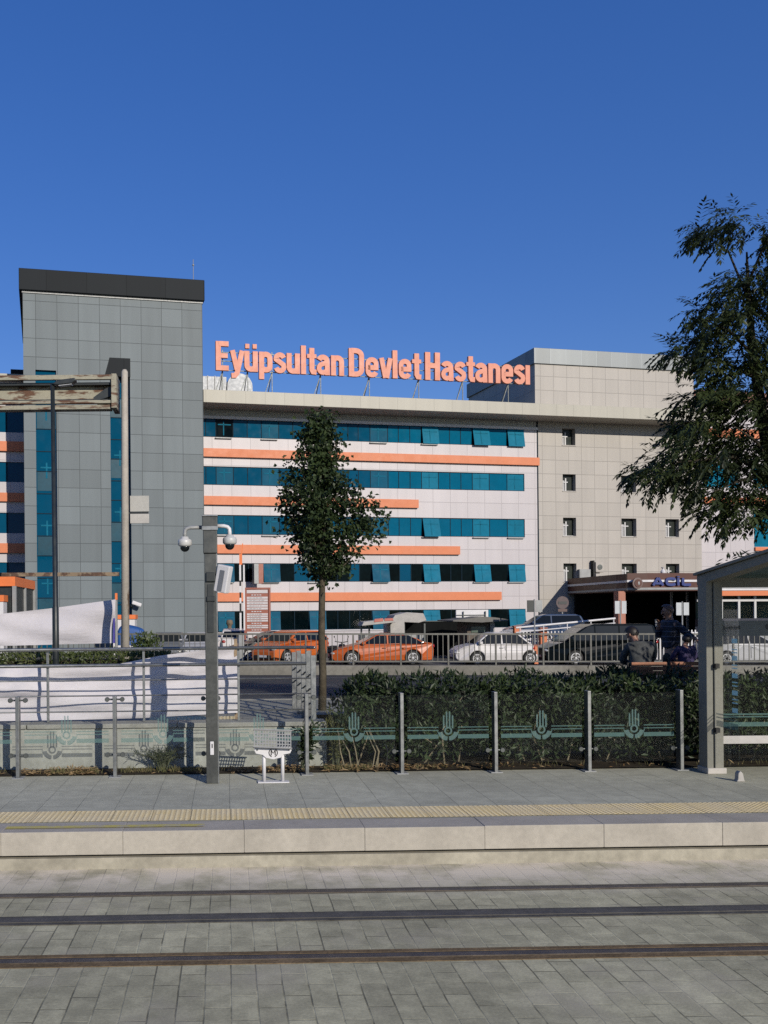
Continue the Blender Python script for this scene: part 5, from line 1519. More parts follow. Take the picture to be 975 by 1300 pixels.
for s in (-1, 1):
    a = MB(); a.tube([(.48, s*.28, 1.02), (.46, s*.33, 1.22)], .008, 6); a.sphere((.46, s*.35, 1.24), .07, .02, .045, 10, 6); a.build('mirror', M['steel_dark'], root)
# ------------------------------------------------------------------ tram shelter
YS0 = 11.42
xc0, xc1 = xat(891, YS0), xat(911, YS0)
SH = empty('tram_shelter', (xc0, YS0, PZ), 0, 'tram stop shelter with a dark steel portal frame, glass walls and a tilted roof', 'shelter')
wcol = xc1-xc0
M['shelter_metal'] = mat('shelter_metal', (.25, .245, .21), .55, 0, .12, 3, spec=.2)
zroot = zat(888, 729, YS0)-PZ
tip = at(969, 701, 9.98)
slope = (tip.z-PZ-zroot)/(YS0-9.98)
def zroof(y): return zroot - slope*y             # y negative towards the viewer
bd = .115
YFRONT = -2.75
LEN = 4.6
for k, x in enumerate((0, LEN)):
    a = MB(); a.box(x, x+wcol*.40, -.10, .10, .02, zroot-.02); a.box(x+wcol*.46, x+wcol, -.115, .115, .02, zroot-.06); a.box(x+wcol*.39, x+wcol*.47, -.08, .08, .02, zroot-.06)
    a.build('column', M['shelter_metal'], SH, bevel=.006)
    a = MB(); a.box(x-.01, x+wcol+.03, -.13, .13, .001, .075); a.build('column_foot', mat('foot_plate', (.5, .47, .43), .6), SH, bevel=.01)
    a = MB()
    y0, y1 = .13, YFRONT
    prf = [(y0, zroof(y0)), (y1, zroof(y1)), (y1, zroof(y1)-.085), (y0, zroof(y0)-.12)]
    vs = [(x+.006, y, z) for y, z in prf] + [(x+wcol*.9, y, z) for y, z in prf]
    a.add(vs, [(0,1,2,3),(7,6,5,4),(0,4,5,1),(1,5,6,2),(2,6,7,3),(3,7,4,0)]); a.build('roof_beam', M['shelter_metal'], SH, bevel=.006)
    a = MB(); prf = [(y0+.02, zroof(y0)+.035), (y1-.02, zroof(y1)+.035), (y1-.02, zroof(y1)+.003), (y0+.02, zroof(y0)+.003)]
    vs = [(x-.03, y, z) for y, z in prf] + [(x+wcol*.9+.02, y, z) for y, z in prf]
    a.add(vs, [(0,1,2,3),(7,6,5,4),(0,4,5,1),(1,5,6,2),(2,6,7,3),(3,7,4,0)]); a.build('beam_cap', M['shelter_metal'], SH)
x0, x1 = wcol*.9+.003, LEN-.003
a = MB(); prf = [(.05, zroof(.05)-.03), (YFRONT, zroof(YFRONT)-.03), (YFRONT, zroof(YFRONT)-.06), (.05, zroof(.05)-.06)]
vs = [(x0, y, z) for y, z in prf] + [(x1, y, z) for y, z in prf]
a.add(vs, [(0,1,2,3),(7,6,5,4),(0,4,5,1),(1,5,6,2),(2,6,7,3),(3,7,4,0)]); a.build('roof_panel', mat('roof_panel', (.10, .17, .17), .4, .1, .1, 1), SH)
a = MB(); a.box(x0, x1, -.04, .05, zroot-.17, zroot-.05); a.build('back_beam', M['shelter_metal'], SH)
ze = lambda y: zat(940, y, YS0)-PZ
a = MB(); a.box(wcol+.01, LEN-.01, -.02, .02, ze(944), ze(934)); a.build('kick_rail', mat('kick_rail_grey', (.52, .50, .48), .5), SH, bevel=.004)
a = MB(); a.box(wcol+.01, LEN-.01, .025, .037, .14, zroot-.4); bgp = a.build('back_glass', M['glass'], SH)
d = MB()
for (ya, yb) in ((906, 908), (909.5, 911), (917, 922.5)): d.quad((wcol+.03, .022, ze(yb)), (LEN-.05, .022, ze(yb)), (LEN-.05, .022, ze(ya)), (wcol+.03, .022, ze(ya)))
d.build('band', M['decal'], bgp)
d = MB(); d.quad((wcol+.02, .022, ze(807.5)), (LEN-.05, .022, ze(807.5)), (LEN-.05, .022, ze(788)), (wcol+.02, .022, ze(788)))
d.build('frosted_band', mat('frosted_band', (.16, .18, .18), .6, 0, .08, 3), bgp)
xt = xat(914, YS0)-xc0
font_text('Çağlayan', .115, M['dark_paint'], bgp, (xt, .018, ze(799.5)), sx=.62)
a = MB(); a.lathe([(.035, 0), (.035, .003)], (xat(976.5, YS0)-xc0, .016, ze(796)), 16, 'Y'); a.build('mark', M['dark_paint'], bgp)
# side glass at the shelter's near end
ysg = -.62
a = MB(); a.box(wcol*.52, wcol*.52+.012, ysg, -.12, .14, zroot-.45); sg = a.build('side_glass', M['glass'], SH)
xg = wcol*.52-.003
d = MB()
zq = lambda py: zat(932, py, YS0+ysg)-PZ
for py in (814, 836, 858.5, 880.5, 903): d.quad((xg, ysg+.01, zq(py+3)), (xg, ysg+.13, zq(py+3)), (xg, ysg+.13, zq(py-3)), (xg, ysg+.01, zq(py-3)))
for py in (845, 849, 867, 871.5, 889, 893.5, 825, 829): d.quad((xg, ysg+.01, zq(py+.8)), (xg, ysg+.13, zq(py+.8)), (xg, ysg+.13, zq(py-.8)), (xg, ysg+.01, zq(py-.8)))
d.build('square_marks', M['decal_light'], sg)
d = MB()
for (ya, yb) in ((910.5, 912.5), (915, 917), (920, 928)): d.quad((xg, ysg+.01, zq(yb)), (xg, -.13, zq(yb)), (xg, -.13, zq(ya)), (xg, ysg+.01, zq(ya)))
d.build('band', M['decal'], sg)
for zz_ in (.55, 1.35):
    a = MB(); a.box(wcol*.52-.02, wcol*.52+.03, -.16, -.11, zz_-.03, zz_+.03); a.build('glass_clip', M['black'], SH)
a = MB(); a.prism([(-.05,.001),(.05,.001),(.04,.03),(.025,.10),(-.005,.13),(-.03,.10),(-.035,.03)], ysg-.03, ysg+.05)
o = a.build('glass_foot', mat('foot_pale', (.45, .43, .40), .6), SH, bevel=.008); o.location = (wcol*.55, 0, 0)

# ------------------------------------------------------------------ bench behind the hedge
YBE = 14.3
xb0, xb1 = xat(783, YBE), xat(890, YBE)
BE = empty('park_bench', (0, YBE, ZPV), 0, 'wooden slat bench with dark iron ends and a round armrest, seen above the hedge', 'bench')
z = lambda y: zat(840, y, YBE)-ZPV
xs0, xs1 = xat(800, YBE), xat(907, YBE)
xm_ = xat(847, YBE)
for (ya, yb, dy) in ((840.3, 845.4, -.02), (846.2, 851, .0), (851.8, 857, .02)):
    for (p, q) in ((xs0, xm_-.03), (xm_+.03, xs1)):
        a = MB(); a.box(p, q, dy-.02, dy+.015, z(yb), z(ya)); a.build('back_slat', M['wood'], BE, bevel=.005)
for k in range(4):
    a = MB(); a.box(xs0, xs1, .10+.11*k, .19+.11*k, .43, .46); a.build('seat_slat', M['wood'], BE, bevel=.005)
for x in (xs0-.02, xm_, xs1-.02):
    a = MB(); a.box(x-.025, x+.025, .016, .05, .3, z(841)); a.box(x-.025, x+.025, .05, .52, .385, .428); a.box(x-.025, x+.025, .06, .11, .001, .384); a.box(x-.025, x+.025, .45, .50, .001, .384)
    a.build('iron_frame', M['black'], BE, bevel=.005)
rc = at(788, 850, YBE); 
a = MB(); rr = .085
a.tube([(rc.x+rr*math.cos(2*math.pi*k/18), .1, rc.z-ZPV+rr*math.sin(2*math.pi*k/18)) for k in range(19)], .02, 8, False)
a.build('armrest_ring', M['black'], BE, smooth=True)
a = MB(); a.tube([(rc.x+rr, .1, rc.z-ZPV), (xs0, .1, rc.z-ZPV-.02)], .02, 8); a.tube([(rc.x, .1, rc.z-ZPV-rr), (rc.x+.02, .1, .0)], .02, 8); a.build('armrest_bar', M['black'], BE)

# ------------------------------------------------------------------ people
def skin_body(name, verts, edges, radii, m, parent, root_i=0, sub=2):
    me = bpy.data.meshes.new(name); me.from_pydata(verts, edges, []); me.materials.append(m)
    o = bpy.data.objects.new(name, me); COL.objects.link(o); o.parent = parent
    b = bmesh.new(); b.from_mesh(me); lay = b.verts.layers.skin.verify(); b.verts.ensure_lookup_table()
    for i, v in enumerate(b.verts):
        r = radii[i]; v[lay].radius = r if isinstance(r, tuple) else (r, r); v[lay].use_root = (i == root_i)
    b.to_mesh(me); b.free()
    sk = o.modifiers.new('skin', 'SKIN'); sk.use_smooth_shade = True
    if sub:
        s_ = o.modifiers.new('sub', 'SUBSURF'); s_.levels = sub; s_.render_levels = sub
    return o

def chainset(chains):
    """chains: list of lists of (key, pos, radius); shared keys join"""
    ids = {}; vs = []; rs = []; es = []
    for ch in chains:
        prev = None
        for key, p, r in ch:
            if key not in ids: ids[key] = len(vs); vs.append(tuple(p)); rs.append(r)
            if prev is not None: es.append((prev, ids[key]))
            prev = ids[key]
    return vs, es, rs

SKIN = mat('skin', (.36, .19, .13), .55, 0, .08, 12)
def make_person(label, loc_, rz, J, clothes, hair, k=1.0, extra=None):
    root = empty('person', loc_, rz, label, 'person')
    V = Vector
    def hand(side, wr, dirv):
        d = V(dirv).normalized(); x = d.cross(V((0, 0, 1))); x = x.normalized() if x.length > .1 else V((0,1,0)); n = x.cross(d)
        w_ = V(wr); palm = w_ + d*.07*k; ch = [[(side+'wr', w_, .027*k), (side+'palm', palm, (.036*k, .022*k))]]
        for i, (off, ln) in enumerate(((-.03, .062), (-.010, .075), (.011, .070), (.031, .055))):
            b_ = palm + x*off*k + d*.025*k
            ch.append([(side+'palm', palm, .03*k), (f'{side}f{i}a', b_, .0095*k), (f'{side}f{i}b', b_ + d*ln*.55*k - n*.012*k, .0088*k), (f'{side}f{i}c', b_ + d*ln*.85*k - n*.035*k, .0075*k)])
        t0 = w_ + d*.035*k - x*.03*k
        ch.append([(side+'wr', w_, .027*k), (side+'ta', t0, .012*k), (side+'tb', t0 + d*.035*k - x*.02*k - n*.01*k, .0105*k), (side+'tc', t0 + d*.06*k - x*.016*k - n*.018*k, .009*k)])
        return ch
    pel, chs, nk, hd = V(J['pelvis']), V(J['chest']), V(J['neck']), V(J['head'])
    up = (hd-nk).normalized(); fw = V(J['face']).normalized()
    ch = [[('pel', pel, (.12*k, .09*k)), ('spn', pel.lerp(chs, .5), (.11*k, .08*k)), ('chs', chs, (.13*k, .09*k)), ('nkb', nk, .06*k), ('hdb', nk + up*.07*k, .058*k), ('hdm', hd - up*.02*k + fw*.005, (.078*k, .088*k)), ('hdt', hd + up*.055*k - fw*.01, (.074*k, .084*k)), ('hdx', hd + up*.10*k - fw*.012, (.045*k, .05*k))]]
    for s in ('l', 'r'):
        sh, el, wr = V(J[s+'sh']), V(J[s+'el']), V(J[s+'wr'])
        ch.append([('chs', chs, .15*k), (s+'sh', sh, .058*k), (s+'um', sh.lerp(el, .5), .05*k), (s+'el', el, .041*k), (s+'fm', el.lerp(wr, .4), .04*k), (s+'wr', wr, .027*k)])
        ch += hand(s, wr, J[s+'hd'])
        hp, kn, an, to = V(J[s+'hp']), V(J[s+'kn']), V(J[s+'an']), V(J[s+'to'])
        ch.append([('pel', pel, .14*k), (s+'hp', hp, .085*k), (s+'th', hp.lerp(kn, .5), .073*k), (s+'kn', kn, .052*k), (s+'cf', kn.lerp(an, .35), .054*k), (s+'an', an, .036*k), (s+'to', to, .032*k)])
    vs, es, rs = chainset(ch)
    body = skin_body('body', vs, es, rs, SKIN, root)
    # face: nose, brow, lips, ears and eyes as one small mesh grown on the head
    side = up.cross(fw).normalized()
    f = MB(); c = hd
    def blob(off_f, off_u, off_s, rx, ry, rz_): f.sphere(tuple(c + fw*off_f*k + up*off_u*k + side*off_s*k), rx*k, ry*k, rz_*k, 10, 8)
    blob(.092, -.015, 0, .014, .014, .024); blob(.078, -.058, 0, .012, .022, .008); blob(.07, -.088, 0, .022, .026, .02)
    for s in (-1, 1): blob(-.005, -.01, s*.082, .018, .012, .032); blob(.078, .022, s*.032, .014, .016, .008)
    f.build('face_features', SKIN, root, smooth=True)
    f = MB()
    for s in (-1, 1): blob(.080, .010, s*.030, .009, .009, .006)
    f.build('eye', M['black'], root, smooth=True)
    # hair shell
    f = MB(); cov, hm, thick = hair
    n_, m_ = 20, 12; vs = []; fs = []
    for i in range(m_+1):
        th = math.pi*i/m_
        for q in range(n_):
            a = 2*math.pi*q/n_; dloc = V((math.cos(a)*math.sin(th), math.sin(a)*math.sin(th), math.cos(th)))
            p = c + up*.025*k + fw*dloc.x*(.100+thick)*k + side*dloc.y*(.088+thick)*k + up*dloc.z*(.102+thick)*k
            vs.append(p)
    for i in range(m_):
        for q in range(n_):
            th = math.pi*(i+.5)/m_; a = 2*math.pi*(q+.5)/n_
            fx_ = math.cos(a)*math.sin(th); zz_ = math.cos(th)
            if zz_ + cov - fx_*.75 > .25 - (0.15 if fx_ < 0 else 0):
                fs.append((i*n_+q, i*n_+(q+1) % n_, (i+1)*n_+(q+1) % n_, (i+1)*n_+q))
    f.add(vs, fs); f.build('hair', hm, root, smooth=True)
    # clothes follow the limbs a little outside the body
    g = 1.0
    top = [[('pel', pel + (chs-pel)*.05, (.185*k, .150*k)), ('spn', pel.lerp(chs, .5), (.175*k, .145*k)), ('chs', chs, (.195*k, .152*k)), ('nkb', nk - up*.035*k, (.085*k, .08*k))]]
    for s in ('l', 'r'):
        sh, el, wr = V(J[s+'sh']), V(J[s+'el']), V(J[s+'wr'])
        top.append([('chs', chs, .16*k), (s+'sh', sh, .078*k), (s+'um', sh.lerp(el, .5), .067*k), (s+'el', el, .058*k), (s+'fm', el.lerp(wr, .5), .052*k), (s+'wr', el.lerp(wr, .93), .044*k)])
    vs, es, rs = chainset(top); skin_body('jacket', vs, es, rs, clothes[0], root)
    leg = [[('pel', pel + (chs-pel)*.02, (.178*k, .145*k)), ('pel2', pel + V((0,0,-.03*k)), (.178*k, .145*k))]]
    for s in ('l', 'r'):
        hp, kn, an = V(J[s+'hp']), V(J[s+'kn']), V(J[s+'an'])
        leg.append([('pel2', pel + V((0,0,-.03*k)), .15*k), (s+'hp', hp, .10*k), (s+'th', hp.lerp(kn, .5), .086*k), (s+'kn', kn, .07*k), (s+'cf', kn.lerp(an, .5), .066*k), (s+'an', kn.lerp(an, .96), .058*k)])
    vs, es, rs = chainset(leg); skin_body('trousers', vs, es, rs, clothes[1], root)
    for s in ('l', 'r'):
        an, to = V(J[s+'an']), V(J[s+'to']); d = (to-an)
        f = MB(); d.z = 0; d.normalize(); x = V((d.y, -d.x, 0)); base = min(an.z, to.z)-.05*k
        o_ = [(-.07,-.032),(.02,-.036),(.12,-.046),(.18,-.036),(.205,0),(.18,.036),(.12,.046),(.02,.036),(-.07,.032)]
        vs = []
        for zz_, sc_2 in ((0, 1.0), (.03, 1.02), (.06, .9), (.10, .62)):
            for (u, v) in o_:
                uu = u if zz_ < .08 else u*.45-.02
                pp = V((an.x, an.y, base)) + d*uu*k + x*v*k*(sc_2 if zz_ < .08 else 1.0); pp.z = base + zz_*k; vs.append(pp)
        n = len(o_); fs = [tuple(range(n))[::-1], tuple(range(3*n, 4*n))]
        for j in range(3):
            for q in range(n): fs.append((j*n+q, j*n+(q+1) % n, (j+1)*n+(q+1) % n, (j+1)*n+q))
        f.add(vs, fs); f.build('shoe', M['black'], root, smooth=True)
    return root

def plaid():
    m, nt, b, out = nodes('dark_plaid_shirt')
    tc = N(nt, 'ShaderNodeTexCoord').outputs['Object']; s = N(nt, 'ShaderNodeSeparateXYZ'); nt.links.new(tc, s.inputs[0])
    a = math_(nt, 'LESS_THAN', math_(nt, 'FRACT', math_(nt, 'DIVIDE', s.outputs[2], .085)), .22)
    c = math_(nt, 'LESS_THAN', math_(nt, 'FRACT', math_(nt, 'DIVIDE', math_(nt, 'ADD', s.outputs[0], s.outputs[1]), .11)), .28)
    base = mixc(nt, math_(nt, 'MULTIPLY', a, .75), (.008, .010, .018), (.07, .08, .12))
    base = mixc(nt, math_(nt, 'MULTIPLY', c, .4), base, (.02, .03, .07))
    nt.links.new(base, b.inputs['Base Color']); b.inputs['Roughness'].default_value = .8
    return m
CL_DARK = mat('black_cloth', (.012, .012, .014), .85, 0, .2, 8)
CL_GREY = mat('grey_jacket_cloth', (.055, .06, .062), .8, 0, .35, 9, .3, 20)
CL_PURPLE = mat('purple_cloth', (.035, .025, .09), .8, 0, .2, 8)
HAIR_DK = mat('dark_hair', (.012, .008, .006), .55, 0, .3, 20)
HAIR_GR = mat('short_grey_hair', (.17, .105, .08), .6, 0, .3, 30)
man = make_person('man in a dark checked shirt standing behind the bench and holding a phone', (xat(852, 15.25), 15.25, ZPV), R_(0),
    dict(pelvis=(0,0,.86), chest=(-.02,0,1.24), neck=(-.03,0,1.41), head=(-.06,.0,1.53), face=(-1,.25,-.15),
         lsh=(-.02,-.185,1.33), lel=(.17,-.24,1.14), lwr=(.235,-.30,1.09), lhd=(.3,-.6,-.5),
         rsh=(-.03,.185,1.33), rel=(-.14,.17,1.10), rwr=(-.20,.05,1.26), rhd=(-.2,-.2,.9),
         lhp=(0,-.095,.80), lkn=(-.02,-.10,.45), lan=(.0,-.10,.085), lto=(-.12,-.10,.05),
         rhp=(0,.095,.80), rkn=(-.03,.10,.45), ran=(-.02,.11,.085), rto=(-.14,.11,.05)), (plaid(), CL_DARK), (.05, HAIR_GR, .004))
ph = empty('phone', (xat(852, 15.25)-.245, 15.27, ZPV+1.34), R_(35), 'bright phone held up in the standing man\'s hand', 'phone')
a = MB(); a.box(-.036, .036, -.005, .004, -.07, .07); b_ = a.build('phone_body', M['black'], ph, bevel=.004)
a = MB(); a.box(-.031, .031, -.0085, -.0055, -.062, .062); a.build('screen', mat('phone_screen', (.75, .78, .8), .2, 0, 0), b_)
seat = (xat(815, 14.68), 14.68, ZPV)
make_person('hunched person in a grey jacket and dark trousers sitting on the bench', seat, 0,
    dict(pelvis=(-.02,0,.55), chest=(.02,.12,.90), neck=(-.02,.20,1.06), head=(-.05,.25,1.17), face=(-.6,.8,-.45),
         lsh=(.20,.11,.98), lel=(.25,.22,.72), lwr=(.08,.36,.66), lhd=(-.6,.5,-.1),
         rsh=(-.16,.13,.98), rel=(-.22,.26,.74), rwr=(-.04,.38,.67), rhd=(.5,.6,-.1),
         lhp=(.09,.06,.53), lkn=(.10,.46,.52), lan=(.10,.48,.085), lto=(.10,.60,.05),
         rhp=(-.11,.06,.53), rkn=(-.14,.46,.52), ran=(-.16,.50,.085), rto=(-.18,.62,.05)), (CL_GREY, CL_DARK), (.30, HAIR_DK, .012))
make_person('dark-haired child in a purple top kneeling on the bench beside the standing man', (xat(873, 14.66), 14.66, ZPV), 0,
    dict(pelvis=(.0,.02,.60), chest=(-.02,.06,.85), neck=(-.01,.08,.97), head=(.03,.09,1.075), face=(.5,.8,-.1),
         lsh=(.12,.05,.92), lel=(.17,.12,.76), lwr=(.10,.24,.70), lhd=(-.3,.8,0),
         rsh=(-.13,.07,.92), rel=(-.19,.14,.77), rwr=(-.10,.26,.71), rhd=(.3,.8,0),
         lhp=(.06,.03,.57), lkn=(.07,.30,.525), lan=(.07,.36,.25), lto=(.07,.44,.22),
         rhp=(-.06,.03,.57), rkn=(-.07,.30,.525), ran=(-.07,.36,.25), rto=(-.07,.44,.22)), (CL_PURPLE, CL_DARK), (.45, HAIR_DK, .016), k=.72)
bg_ = empty('backpack', (xat(868, 14.5), 14.53, ZPV+.455), 0, 'white and purple child backpack on the bench in front of the child', 'backpack')
a = MB(); a.prism([(-.13,0),(.11,0),(.12,.16),(.07,.24),(-.02,.255),(-.10,.19)], -.06, .05); a.build('bag', CL_PURPLE, bg_, bevel=.03)
a = MB(); a.prism([(-.06,.10),(.09,.13),(.07,.22),(-.01,.235),(-.05,.19)], -.075, -.062); a.build('pocket', mat('white_pocket', (.5,.48,.55), .7), bg_, bevel=.004)

# ------------------------------------------------------------------ leaves
def leaf(mb, p, d, n, L, W_, fold=.25):
    """a folded leaf blade: p base, d direction, n normal"""
    d = d.normalized(); s = d.cross(n); 
    if s.length < 1e-4: return
    s.normalize(); n = s.cross(d)
    m_ = p + d*L*.5; t = p + d*L
    mb.add([p, m_ + s*W_/2 + n*fold*W_, t, m_ - s*W_/2 + n*fold*W_], [(0,1,2), (0,2,3)])
def rv(rng): 
    while True:
        v = Vector((rng.uniform(-1,1), rng.uniform(-1,1), rng.uniform(-1,1)))
        if .05 < v.length < 1: return v.normalized()

# street tree
rng = random.Random(7)
YT = 14.5
xt = xat(409, YT, 895); 
ST = empty('street_tree', (xt, YT, ZPV), 0, 'slender young street tree with a dense dark pointed crown on the pavement', 'tree')
zt = lambda y: zat(408, y, YT)-ZPV
trk = MB()
tp = [(0, 0, 0), (.015, 0, .6), (.0, 0, 1.2), (.02, .01, zt(735)), (.015, 0, zt(690)), (-.01, 0, zt(640)), (-.04, 0, zt(590)), (-.05, 0, zt(545))]
trk.tube(tp, [.068, .060, .056, .05, .042, .033, .022, .008], 10)
prof = [(527, -2, 0), (531, -7, 5), (545, -11, 9), (560, -20, 22), (575, -30, 14), (590, -38, 20), (605, -42, 30), (620, -44, 38), (640, -44, 52), (655, -42, 66), (668, -38, 70), (680, -34, 74), (692, -30, 58), (705, -22, 48), (718, -14, 40), (728, -4, 32), (738, 2, 16)]
def half(py):
    for (a, l0, r0), (b, l1, r1) in zip(prof, prof[1:]):
        if a <= py <= b: t = (py-a)/(b-a); return l0+(l1-l0)*t, r0+(r1-r0)*t
    return 0, 0
px2m = YT/F
lf = MB(); cl = []
for i in range(30):                                       # limbs
    py = rng.uniform(560, 725); l, r = half(py); a = rng.uniform(0, 2*math.pi)
    rad = (r if math.cos(a) > 0 else -l)*px2m*abs(math.cos(a)) + .38*abs(math.sin(a))
    z1 = zt(py); z0 = z1 - rad*rng.uniform(.5, .9)
    p0 = Vector((.0, 0, max(zt(738), z0))); p1 = Vector((rad*.85*math.cos(a), rad*.85*math.sin(a), z1))
    mid = p0.lerp(p1, .5) + Vector((0, 0, -.05)); trk.tube([p0, mid, p1], [.018, .012, .005], 6)
trk.build('trunk', M['bark'], ST, smooth=True)
for i in range(330):
    py = rng.uniform(532, 733); l, r = half(py); a = rng.uniform(0, 2*math.pi)
    k = math.sqrt(rng.random()); rx_ = (r if math.cos(a) > 0 else -l)*px2m; ry_ = min(.62, (r-l)/2*px2m)
    if rng.random() > ((r-l)/105)+.10: continue
    cl.append((Vector((rx_*k*1.0*math.cos(a), ry_*k*math.sin(a), zt(py))), rng.uniform(.07, .13)))
for py in range(529, 560, 4): cl.append((Vector(((half(py)[0]+half(py)[1])/2*px2m*.8, 0, zt(py))), .06))
for (px, py) in ((476,642),(484,652),(468,640),(486,660),(374,602),(383,572),(392,548)): cl.append((Vector(((px-408.5)*px2m, 0, zt(py))), .06))
for c, rd in cl:
    for q in range(int(56*(rd/.15)**1.3)+4):
        p = c + Vector((rng.gauss(0, rd), rng.gauss(0, rd), rng.gauss(0, rd*.85)))
        d = (rv(rng) + Vector((0,0,-.35)) + Vector((p.x, p.y, 0)).normalized()*.4)
        leaf(lf, p, d, (rv(rng)*.9 + Vector((.2,-.5,.7))), rng.uniform(.055, .10), rng.uniform(.045, .075))
M['leaf_street'] = leaf_mat('street_tree_leaf', (.014, .027, .010), (.048, .074, .024), .5, .15, .25)
lf.build('crown', M['leaf_street'], ST, fix=False)

# big feathery tree at the right edge
rng = random.Random(21)
YB_ = 12.9
bx = xat(1012, YB_)
BT = empty('feathery_tree', (bx, YB_, ZPV-.4), 0, 'large dark tree with drooping feathery leaves at the right edge beside the shelter', 'tree')
def bt(px, py, dy=0.0):
    p = at(px, py, YB_+dy); return Vector((p.x-bx, dy, p.z-(ZPV-.4)))
wood = MB()
tr = [Vector((0,0,0)), bt(1008, 850), bt(998, 700), bt(982, 600), bt(966, 520), bt(955, 440), bt(950, 380), bt(948, 320)]
wood.tube(tr, [.16, .14, .12, .10, .075, .055, .035, .012], 10)
limbs = [((966,520),(955,470),(948,425),.0,.045),((982,600),(930,580),(850,588),-.4,.04),((990,650),(950,640),(895,648),.3,.035),((960,480),(920,460),(868,452),.2,.03),((956,450),(925,420),(893,405),-.3,.025),
         ((950,380),(925,320),(895,300),.1,.02),((950,360),(970,310),(985,290),.4,.02),((975,560),(1020,520),(1060,480),.5,.05),((990,640),(1040,600),(1090,590),-.5,.05),((966,520),(920,545),(880,560),.6,.03),
         ((956,450),(990,420),(1030,400),.3,.03),((982,600),(940,610),(905,625),-.8,.03),((985,600),(960,560),(930,540),-.9,.03),((960,480),(985,500),(1010,540),-.8,.03),((950,400),(970,370),(1000,350),-.2,.02)]
for a_, b_, c_, dy, r in limbs:
    wood.tube([bt(*a_), bt(*b_, dy*.5), bt(*c_, dy)], [r, r*.65, r*.2], 7)
wood.build('trunk', mat('dark_bark', (.055, .048, .036), .9, 0, .35, 9, .8, 40, .1), BT, smooth=True)
blobs = [(928,278,22,10),(905,290,22,14),(893,298,12,10),(937,290,10,12),(974,296,14,20),(912,310,14,8),(966,342,14,12),(940,356,24,14),(918,372,14,8),(893,398,15,12),(925,390,30,20),(960,380,28,30),(930,420,30,20),
         (905,432,24,14),(872,444,26,10),(855,446,10,8),(890,452,18,10),(918,462,34,16),(960,450,30,34),(925,490,30,18),(895,500,22,14),(870,515,16,10),(945,510,36,24),(910,530,34,18),(880,540,24,12),(860,545,14,10),
         (955,560,38,26),(905,565,40,18),(865,572,34,14),(835,590,24,13),(815,602,15,10),(845,612,14,14),(870,600,30,16),(915,592,34,20),(960,605,34,30),(890,622,20,12),(925,635,30,18),(905,650,18,10),(940,655,26,14),(965,645,22,22),
         (1010,330,35,40),(1030,420,50,50),(1040,520,55,55),(1050,610,50,50),(1000,480,34,40),(1005,560,35,40),(1000,640,30,26),(1010,390,34,34),(1080,680,50,40),(1130,640,55,50),(1120,720,50,30),(1190,700,50,50),(1060,720,36,24)]  # low clumps far right are out of view, added to shade man and bench
lf = MB(); m2 = YB_/F
def compound(mb, p, d, L, rng):
    """a drooping feather of paired leaflets"""
    n = 6; s = d.cross(Vector((0,0,1)))
    if s.length < .1: s = Vector((1,0,0))
    s.normalize(); q = p.copy(); dd = d.normalized()
    for i in range(n):
        dd = (dd + Vector((0,0,-.16))).normalized(); q = q + dd*L/n
        for sg in (-1, 1):
            ld_ = (dd*.75 + s*sg*.75 + Vector((0,0,-.35)) + rv(rng)*.15)
            leaf(mb, q, ld_, Vector((rng.uniform(-.4,.4), rng.uniform(-.6,.1), .8)), rng.uniform(.075, .115), rng.uniform(.026, .038), .12)
    leaf(mb, q, dd, Vector((0,-.3,.8)), .10, .034, .1)
for (px, py, rx_, ry_) in blobs:
    cnt = int(rx_*ry_*.112)+4
    for i in range(cnt):
        a = rng.uniform(0, 2*math.pi); k = math.sqrt(rng.random())
        dep = rng.gauss(0, .45) if rx_ > 20 else rng.gauss(0, .22)
        c = bt(px, py, dep) + Vector((.9*rx_*m2*k*math.cos(a), 0, .78*ry_*m2*k*math.sin(a)))
        d = Vector((-.55 if px < 960 else .3, rng.uniform(-.5,.5), rng.uniform(-.35,.35))) + rv(rng)*.6
        compound(lf, c, d, rng.uniform(.22, .36), rng)
M['leaf_big'] = leaf_mat('feathery_leaf', (.012, .020, .008), (.055, .075, .022), .5, .18, .25)
lf.build('crown', M['leaf_big'], BT, fix=False)

# hedge behind the glass
rng = random.Random(3)
xh0, xh1 = XW+.12, xat(1190, 13)
HG = empty('laurel_hedge', (xh0, 12.0, PZ), 0, 'clipped dark laurel hedge behind the glass railing right of the street tree', 'hedge')
stm = MB(); 
for i in range(36):
    x = rng.uniform(.1, xh1-xh0); y = rng.uniform(.1, .9); z_ = rng.uniform(.5, 1.0)
    stm.tube([(x, y, .02), (x+rng.uniform(-.15,.15), y-rng.uniform(0,.1), z_*.5), (x+rng.uniform(-.3,.3), y-rng.uniform(0,.15), z_)], [.012, .010, .004], 5)
for i in range(7):
    x = rng.uniform(.02, .75); stm.tube([(x, -.22, .01), (x+rng.uniform(-.1,.1), -.24, .25), (x+rng.uniform(-.25,.2), -.1, .55)], [.010, .008, .004], 5)
stm.build('stem', mat('pale_stem', (.26, .22, .14), .8, 0, .3, 9), HG)
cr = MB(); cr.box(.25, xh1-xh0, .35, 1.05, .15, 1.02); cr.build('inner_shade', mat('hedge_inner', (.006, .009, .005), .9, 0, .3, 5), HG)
lf = MB()
htop = zat(600, 857, 12.3)-PZ
def hz(x):
    e = min(1, (x+.05)/.42); return (htop-.10)*(.52+.48*e**.7) + .035*sn(x*5.3) + .03*sn(x*11.7+1)
NL = 14000
